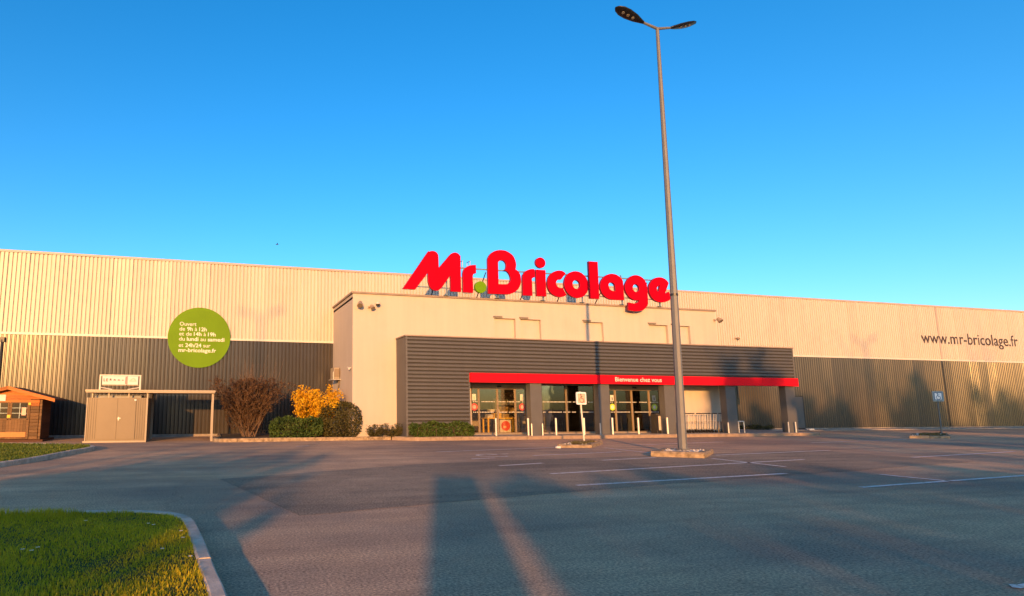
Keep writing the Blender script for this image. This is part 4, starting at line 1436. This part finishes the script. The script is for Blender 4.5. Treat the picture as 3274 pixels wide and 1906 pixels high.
for cx_, w_, h_ in ((-3.89, .04, .06), (-3.73, .05, .04), (-3.57, .05, .035), (-3.42, .04, .025)):
    P(MB().xz([(cx_ - w_, 2.50), (cx_ + w_, 2.50), (cx_ + w_ * .8, 2.50 + h_), (cx_ - w_ * .3, 2.50 + h_ * 1.5), (cx_ - w_ * .9, 2.50 + h_)], yy, yy + 0.003), 'picture', 'dark_print', pa)
P(MB().box(-3.32, -3.28, yy, yy + 0.003, 2.36, 2.66), 'red_bar', 'red_print', pa)
P(MB().xz([(-3.17, 2.47), (-2.90, 2.47), (-2.90, 2.50), (-3.17, 2.50)], yy, yy + .003).xz([(-3.15, 2.51), (-3.04, 2.60), (-2.98, 2.60), (-2.91, 2.51), (-2.95, 2.51), (-3.0, 2.57), (-3.04, 2.57), (-3.10, 2.51)], yy, yy + .003), 'picture', 'peach', pb2)

# ================================================================= WOODEN CABIN
CY = 27.70
ch = thing('garden_cabin', 'small orange-brown wooden cabin with barred windows at the left edge', 'cabin', (-7.9, CY, 0))
P(MB().box(-9.6, -6.55, CY - 0.06, CY + 1.9, 0.0, 0.09), 'base', 'wood_dark', ch)
cw = [(-8.52, -7.95, 0.95, 1.58), (-7.79, -7.22, 0.95, 1.58)]
door_panel = (-8.62, -7.12, 0.12, 0.94)
zz = 0.10
row = 0
while zz < 1.72:
    z1 = min(zz + 0.135, 1.74)
    spans = [(-9.45, -8.64), (-7.10, -6.78)] if z1 < 1.64 else [(-9.45, -6.78)]
    for a, b in spans:
        P(MB().add([(a, CY, zz), (b, CY, zz), (b, CY + 0.05, zz), (a, CY + 0.05, zz), (a, CY - 0.012, zz + 0.02), (b, CY - 0.012, zz + 0.02), (a, CY - 0.012, z1 - 0.025), (b, CY - 0.012, z1 - 0.025),
                     (a, CY, z1 - 0.006), (b, CY, z1 - 0.006), (b, CY + 0.05, z1 - 0.006), (a, CY + 0.05, z1 - 0.006)],
                    [(0, 1, 5, 4), (4, 5, 7, 6), (6, 7, 9, 8), (8, 9, 10, 11), (0, 4, 6, 8, 11, 3), (1, 2, 10, 9, 7, 5)]), 'plank', 'wood_orange' if z1 > 1.5 else 'wood_brown', ch)
    P(MB().box(-6.80, -6.75, CY + 0.06, CY + 1.8, zz, z1 - 0.006), 'plank', 'wood_dark', ch)
    P(MB().box(-6.74, -6.66, CY - 0.07, CY + 0.05, zz, z1 - 0.01), 'log_end', 'wood_brown', ch)
    zz += 0.135
    row += 1
P(MB().box(-9.45, -6.82, CY + 0.055, CY + 1.75, 0.1, 1.74), 'inner_wall', 'wood_dark', ch)
# gable boards
for k in range(3):
    za, zb_ = 1.745 + k * 0.14, 1.745 + (k + 1) * 0.14 - 0.006
    half = lambda z_: (2.16 - z_) / 0.46 * 1.62
    P(MB().xz([(-7.93 - half(za), za), (-7.93 + half(za), za), (-7.93 + half(zb_), zb_), (-7.93 - half(zb_), zb_)], CY - 0.01, CY + 0.05), 'gable_board', 'wood_orange', ch)
for a, b, c, d in cw:
    f = P(MB().box(a, b, CY + 0.004, CY + 0.05, c, d), 'window', 'dark_glass', ch)
    P(MB().box(a - 0.05, a, CY - 0.015, CY + 0.05, c - 0.02, d + 0.04).box(b, b + 0.05, CY - 0.015, CY + 0.05, c - 0.02, d + 0.04).box(a, b, CY - 0.015, CY + 0.05, d, d + 0.04).box(a, b, CY - 0.02, CY + 0.05, c - 0.05, c), 'frame', 'wood_brown', f)
    P(MB().box((a + b) / 2 - 0.009, (a + b) / 2 + 0.009, CY - 0.006, CY + 0.003, c, d), 'bar', 'bluegrey', f)
    for q in (0.34, 0.68):
        P(MB().box(a, b, CY - 0.0085, CY - 0.0065, c + (d - c) * q - 0.008, c + (d - c) * q + 0.008), 'bar', 'bluegrey', f)
nbd = 14
for k in range(nbd):
    a = door_panel[0] + (door_panel[1] - door_panel[0]) * k / nbd
    b = door_panel[0] + (door_panel[1] - door_panel[0]) * (k + 1) / nbd - 0.006
    P(MB().box(a, b, CY - 0.008 + random.uniform(-.003, .003), CY + 0.05, 0.12, 0.895), 'door_board', 'wood_brown', ch)
P(MB().box(-8.62, -7.12, CY - 0.004, CY + 0.05, 1.625, 1.74), 'lintel', 'wood_orange', ch)
P(MB().box(-8.62, -8.575, CY - 0.004, CY + 0.05, 0.9, 1.62).box(-7.165, -7.12, CY - 0.004, CY + 0.05, 0.9, 1.62).box(-7.90, -7.84, CY - 0.004, CY + 0.05, 0.9, 1.62), 'door_post', 'wood_brown', ch)
P(MB().box(-8.45, -7.22, CY - 0.025, CY - 0.013, 0.20, 0.40), 'orange_notice', 'orange_print', ch)
P(MB().box(-7.95, -7.83, CY - 0.03, CY - 0.018, 0.98, 1.10), 'yellow_notice', 'yellow', ch)
P(MB().box(-7.42, -7.26, CY - 0.03, CY - 0.022, 1.08, 1.40), 'paper_notice', 'peach', ch)
P(MB().box(-8.75, -8.05, CY - 0.03, CY - 0.022, 1.66, 1.92), 'white_notice', 'paper', ch)
P(MB().box(-7.19, -7.10, CY - 0.03, CY - 0.022, 1.50, 1.60), 'small_notice', 'yellow', ch)
# pitched roof with bargeboards
for sgn in (-1, 1):
    e = -7.93 + sgn * 1.78
    th = 0.05
    P(MB().add([(-7.93, CY - 0.25, 2.20), (e, CY - 0.25, 1.70), (e, CY + 2.0, 1.70), (-7.93, CY + 2.0, 2.20), (-7.93, CY - 0.25, 2.20 + th), (e, CY - 0.25, 1.70 + th), (e, CY + 2.0, 1.70 + th), (-7.93, CY + 2.0, 2.20 + th)],
               [(0, 1, 2, 3), (7, 6, 5, 4), (0, 4, 5, 1), (1, 5, 6, 2), (2, 6, 7, 3), (3, 7, 4, 0)]), 'roof_slope', 'wood_dark', ch)
    P(MB().add([(-7.93, CY - 0.285, 2.13), (e, CY - 0.285, 1.63), (e, CY - 0.255, 1.63), (-7.93, CY - 0.255, 2.13), (-7.93, CY - 0.285, 2.27), (e, CY - 0.285, 1.765), (e, CY - 0.255, 1.765), (-7.93, CY - 0.255, 2.27)],
               [(0, 1, 2, 3), (7, 6, 5, 4), (0, 4, 5, 1), (1, 5, 6, 2), (2, 6, 7, 3), (3, 7, 4, 0)]), 'bargeboard', 'wood_orange', ch)

# ================================================================= SHRUBS AND HEDGES
def superell(n, c, r, p=3.0, shell=0.25, flat_bottom=True):
    """points in the outer skin of a clipped, rounded volume"""
    d = rand_dirs(n * 2)
    if flat_bottom:
        d[:, 2] = np.where(d[:, 2] < 0, d[:, 2] * 1.0, d[:, 2])
    k = (np.abs(d) ** p).sum(1) ** (-1 / p)
    s = k * (1 - shell * rng.random(len(d)) ** 2)
    q = d * s[:, None]
    q = q[q[:, 2] > -0.95][:n]
    return np.array(c) + q * np.array(r)


def branchy(m, base, direction, length, r, depth, spread, tips, segs=3, up=0.0):
    p = Vector(base)
    d = Vector(direction).normalized()
    for k in range(segs):
        q = p + d * length / segs
        m.tube(p, q, r * (1 - 0.5 * k / segs), r * (1 - 0.5 * (k + 1) / segs), 5, False)
        p = q
        tips.append(p.copy())
        d = (d + Vector((random.uniform(-1, 1), random.uniform(-1, 1), random.uniform(-1, 1) + up)) * spread * 0.35).normalized()
        if depth > 0:
            for _ in range(2 if depth > 1 else 1):
                dd = (d + Vector((random.uniform(-1, 1), random.uniform(-1, 1), random.uniform(-0.5, 1) + up)) * spread).normalized()
                branchy(m, p, dd, length * random.uniform(0.45, 0.7), r * 0.5, depth - 1, spread, tips, 2, up)


# clipped dark bush
cb = thing('clipped_bush', 'dark olive clipped rounded bush against the corner of the entrance block', 'bush', (5.80, 26.65, 0.12))
n = 9500
pts = superell(n, (0, 0, 0.70), (0.95, 0.72, 0.84), 2.9, 0.22)
pts += rng.normal(0, 0.022, pts.shape)
leaves('foliage', pts, 0.042, 'leaf_dark', cb, 0.6)
sm = MB()
for k in range(5):
    tt = []
    branchy(sm, (random.uniform(-.3, .3), random.uniform(-.2, .2), 0), (random.uniform(-.5, .5), random.uniform(-.5, .5), 1), 0.75, 0.03, 1, 0.5, tt)
P2(sm, 'stem', 'bark', cb)

# low green hedges
def low_hedge(name, label, cx, cy, z0, rx, ry, rz, n, mat='leaf_green', lumps=5):
    t = thing(name, label, 'hedge', (cx, cy, z0))
    pts = superell(n, (0, 0, rz), (rx, ry, rz), 5.0, 0.3)
    pts[:, 2] += 0.05 * np.sin(pts[:, 0] * 5 + cx) + 0.03 * np.sin(pts[:, 0] * 13)
    pts += rng.normal(0, 0.03, pts.shape)
    pts[:, 2] = np.maximum(pts[:, 2], 0.01)
    leaves('foliage', pts, 0.045, mat, t, 0.6, 0.3, 1.8)
    s = MB()
    for k in range(lumps):
        x = -rx * 0.8 + 1.6 * rx * k / max(1, lumps - 1)
        for _ in range(2):
            tt = []
            branchy(s, (x, random.uniform(-.1, .1), 0), (random.uniform(-.6, .6), random.uniform(-.4, .4), 1), rz * 1.3, 0.014, 1, 0.6, tt)
    P2(s, 'stem', 'bark', t)
    return t


low_hedge('low_hedge', 'low bright green hedge in front of the yellow shrub', 3.76, 26.25, 0.12, 1.12, 0.38, 0.42, 5200)
low_hedge('low_hedge', 'low dark green hedge along the foot of the slatted canopy wall', 10.0, 24.86, 0.17, 1.48, 0.14, 0.29, 4600, 'leaf_green', 9)

# yellow flowering shrub
fo = thing('yellow_shrub', 'bright yellow-orange flowering shrub in the planting bed', 'shrub', (4.7, 27.6, 0.12))
s = MB()
tips = []
for k in range(34):
    a = random.uniform(0, 2 * PI)
    sp = random.uniform(0.2, 1.0)
    branchy(s, (random.uniform(-.22, .22), random.uniform(-.18, .18), 0), (math.cos(a) * sp, math.sin(a) * sp * 0.8, 1.0), random.uniform(1.05, 1.55), 0.016, 1, 0.42, tips, 5, 0.25)
P2(s, 'stem', 'twig', fo)
T = np.array([t[:] for t in tips])
T = T[(T[:, 2] > 0.55) & (T[:, 2] < 2.25)]
n = 19000
idx = rng.integers(0, len(T), n)
pts = T[idx] + rng.normal(0, 0.085, (n, 3))
hh = np.clip((pts[:, 2] - 0.7) / 1.2, 0.0, 1)
pts = pts[rng.random(n) < 0.30 + 0.7 * hh]
leaves('blossom', pts, 0.050, 'flower', fo, 0.6, 0.4, 2.0)

# bare brown shrub with withered leaves
bs = thing('bare_shrub', 'tall brown bare-branched shrub beside the metal shelter', 'shrub', (1.85, 27.5, 0.12))
s = MB()
tips = []
for k in range(26):
    a = random.uniform(0, 2 * PI)
    sp = random.uniform(0.1, 0.75)
    branchy(s, (random.uniform(-.3, .3), random.uniform(-.2, .2), 0), (math.cos(a) * sp, math.sin(a) * sp * 0.8, 1.0), random.uniform(1.5, 2.0), 0.02, 2, 0.5, tips, 4, 0.15)
P2(s, 'stem', 'twig', bs)
T = np.array([t[:] for t in tips])
T = T[(T[:, 2] > 0.4) & (T[:, 2] < 2.55)]
n = 22000
pts = T[rng.integers(0, len(T), n)] + rng.normal(0, 0.05, (n, 3))
keep = rng.random(n) < 0.50 + 0.5 * np.clip((pts[:, 2] - 0.9) / 1.3, 0, 1) * np.where(pts[:, 0] < 0.35, 1.0, 0.6)
ex = superell(7000, (-0.22, 0, 1.32), (0.92, 0.55, 1.15), 2.4, 0.75)
ex = ex[(np.sin(ex[:, 0] * 7 + ex[:, 2] * 5) + np.sin(ex[:, 1] * 9 - ex[:, 2] * 6)) > -0.4]
leaves('withered_leaf', np.concatenate([pts[keep], ex]), 0.036, 'leaf_brown', bs, 0.6, 0.2, 2.0)

# spreading junipers
def juniper(label, x, y, r, h, n):
    t = thing('juniper', label, 'shrub', (x, y, 0.12), 0, 'spreading junipers')
    s = MB(); tips = []
    for k in range(12):
        a = random.uniform(0, 2 * PI)
        branchy(s, (0, 0, 0), (math.cos(a), math.sin(a) * 0.7, random.uniform(0.3, 1.0)), r * random.uniform(0.7, 1.1), 0.012, 1, 0.6, tips, 3)
    P2(s, 'stem', 'bark', t)
    T = np.array([q[:] for q in tips])
    pts = T[rng.integers(0, len(T), n)] + rng.normal(0, 0.055, (n, 3))
    pts[:, 2] = np.clip(pts[:, 2], 0.02, h)
    leaves('foliage', pts, 0.05, 'leaf_dark', t, 0.3, 0.6, 2.0)


juniper('small rounded juniper just right of the clipped bush', 7.25, 26.0, 0.42, 0.52, 1300)
juniper('spreading juniper at the left corner of the canopy', 8.02, 25.75, 0.52, 0.58, 1600)
low_hedge('low_plants', 'low plants growing by the dark wall behind the last canopy columns', 33.2, 30.4, 0.06, 1.3, 0.2, 0.12, 1000, 'leaf_dark', 6)

# daisies in the lawn
dz = None
for i, (x, y) in enumerate([(-1.55, 6.13), (-1.46, 6.06), (-1.44, 6.18), (-1.27, 7.45), (-0.58, 7.11), (-0.52, 7.02), (-0.22, 6.61), (-0.19, 6.28), (-0.35, 5.85), (-0.10, 5.50)]):
    if dz is None:
        dz = thing('daisy', 'small white daisy in the front lawn', 'flower', (x, y, 0.11), 0, 'daisies in the front lawn')
        P2(MB().tube((0, 0, 0), (0.005, 0, 0.075), 0.002, n=4), 'stem', 'leaf_green', dz)
        pm = MB()
        for k in range(9):
            a = 2 * PI * k / 9
            pm.add([(0.005, 0, 0.078), (0.005 + 0.016 * math.cos(a - .3), 0.016 * math.sin(a - .3), 0.083), (0.005 + 0.02 * math.cos(a), 0.02 * math.sin(a), 0.084), (0.005 + 0.016 * math.cos(a + .3), 0.016 * math.sin(a + .3), 0.083)], [(0, 1, 2, 3)])
        P2(pm, 'petals', 'daisy', dz)
        P2(MB().tube((0.005, 0, 0.079), (0.005, 0, 0.088), 0.006, 0.004, 8), 'centre', 'yellow', dz)
    else:
        dup(dz, (x, y, 0.11), 'small white daisy in the front lawn')

# litter
tag(MB().cbox(12.05, 12.22, 19.16, 19.28, 0.001, 0.07, 0.012).build('litter', 'paper'), 'crumpled white litter on the asphalt by the faded sign island', 'litter')
tag(MB().cbox(36.0, 36.4, 29.2, 29.4, 0.061, 0.14, 0.02).build('litter', 'paper'), 'white scrap lying at the foot of the dark wall near the canopy', 'litter')

# bird high in the sky
bd = thing('bird', 'tiny dark bird flying in the blue sky over the left wall', 'bird', (6.3, 60, 17.97))
P2(MB().tube((-0.16, 0, 0), (0.0, 0, 0.02), 0.02, 0.05, 8).tube((0.0, 0, 0.02), (0.16, 0, 0.0), 0.05, 0.015, 8)
   .add([(-0.05, 0, 0.04), (0.06, 0, 0.04), (0.02, -0.25, 0.10), (-0.02, -0.42, 0.06), (-0.05, -0.22, 0.09)], [(0, 1, 2, 3, 4)])
   .add([(-0.05, 0, 0.04), (0.06, 0, 0.04), (0.02, 0.25, 0.10), (-0.02, 0.42, 0.06), (-0.05, 0.22, 0.09)], [(4, 3, 2, 1, 0)]), 'body', 'bird', bd)

# ================================================================= BEHIND THE VIEWPOINT (their shadows and reflections reach the scene)
sd = Vector((math.sin(SUN_AZ), math.cos(SUN_AZ)))
pdv = Vector((math.cos(SUN_AZ), -math.sin(SUN_AZ)))


def at(a, s):
    return (sd.x * a + pdv.x * s, sd.y * a + pdv.y * s)


def tree_proto(h, crown_r, crown_z0, n, size, seed, dense=1.0):
    random.seed(seed)
    tr_ = MB(); tips = []
    branchy(tr_, (0, 0, 0), (0, 0, 1), h * 0.62, h * 0.022, 3, 0.62, tips, 5, 0.25)
    T = np.array([t[:] for t in tips])
    # foliage clumps spread through an uneven crown
    cl = []
    while len(cl) < int(46 * dense):
        d = rand_dirs(1)[0] * rng.random() ** 0.45
        c = np.array([d[0] * crown_r, d[1] * crown_r, (crown_z0 + h) / 2 + d[2] * (h - crown_z0) / 2])
        cl.append((c, rng.uniform(0.28, 0.55) * crown_r * 0.6))
    k = n // len(cl)
    pts = np.concatenate([c + rng.normal(0, 0.45, (k, 3)) * r for c, r in cl])
    return tr_, pts


def tree(label, xy, h, r, z0, n, size, seed, dense=1.0):
    m, pts = tree_proto(h, r, z0, n, size, seed, dense)
    t = thing('tree', label, 'tree', (xy[0], xy[1], 0), 0, 'trees beyond the car park entrance')
    P2(m, 'trunk', 'bark', t)
    leaves('crown', pts, size, 'leaf_tree', t, 0.7)
    return t


tree('dense rounded tree left of the sun behind the viewpoint', at(-20, -6.1), 4.7, 3.8, 0.2, 14000, 0.24, 3, 2.6)
tree('broad low tree far left behind the viewpoint', at(-21, -11.9), 3.9, 3.4, 0.3, 7000, 0.22, 4, 1.5)
tree('tall tree casting its shade on the canopy', at(-20, 16.3), 11.5, 2.6, 7.6, 1700, 0.24, 5)
tree('tall tree casting its shade right of the canopy', at(-20, 24.9), 11.4, 3.4, 5.2, 4200, 0.24, 6)
tree('tallest tree casting its shade on the dark wall behind the blue sign', at(-20, 33.5), 13.0, 3.0, 6.8, 4600, 0.24, 7)
tree('tall loose tree casting its shade at the right end of the wall', at(-21, 40.5), 12.8, 4.2, 6.2, 3600, 0.24, 8, 0.7)
tree('slim tree casting shade under the canopy', at(-21, 20.3), 10.6, 1.6, 6.0, 4500, 0.22, 9)


def tall_hedge(label, s0, s1, a, hfun, n, seed):
    c = at(a, (s0 + s1) / 2)
    t = thing('tall_hedge', label, 'hedge', (c[0], c[1], 0), -SUN_AZ, 'tall hedges behind the viewpoint')
    u = rng.uniform(-(s1 - s0) / 2, (s1 - s0) / 2, n)
    hh = hfun(u + (s0 + s1) / 2)
    z_ = hh * rng.random(n) ** 0.8
    y_ = rng.uniform(-0.7, 0.7, n)
    leaves('foliage', np.stack([u, y_, z_], 1) + rng.normal(0, 0.06, (n, 3)), 0.17, 'leaf_tree', t, 0.7)
    m = MB()
    for k in range(int((s1 - s0) / 0.8)):
        tt = []
        branchy(m, (-(s1 - s0) / 2 + 0.4 + k * 0.8, 0, 0), (random.uniform(-.2, .2), 0, 1), 2.6, 0.05, 1, 0.5, tt, 4)
    P2(m, 'stem', 'bark', t)


tall_hedge('tall leafy hedge right of the sun behind the viewpoint', 0.98, 17.0, -20, lambda s_: 4.55 + 0.045 * s_ + 0.16 * np.sin(s_ * 1.7) + 0.12 * np.sin(s_ * 4.3), 15000, 1)

tot = thing('shadow_panel', 'unseen slim grey panel added behind the viewpoint to cast the foreground shadow', 'shadow_panel', (at(-12, 0.27)[0], at(-12, 0.27)[1], 0), -SUN_AZ)  # added out of view, sized to cast the flat-topped shadow on the asphalt
P2(MB().cbox(-0.42, 0.42, -0.08, 0.08, 0.0, 3.62, 0.01), 'panel', 'anthracite_flat', tot)
P2(MB().box(-0.5, 0.5, -0.2, 0.2, 0.0, 0.06), 'base', 'concrete', tot)
for (a, s_), lb in (((-28.0, -9.3), 'double-headed lamp post far behind the viewpoint on the left'), ((-14.0, 28.9), 'double-headed lamp post behind the viewpoint on the right')):
    x, y = at(a, s_)
    dup(lp, (x, y, 0.0), lb, 0.4)
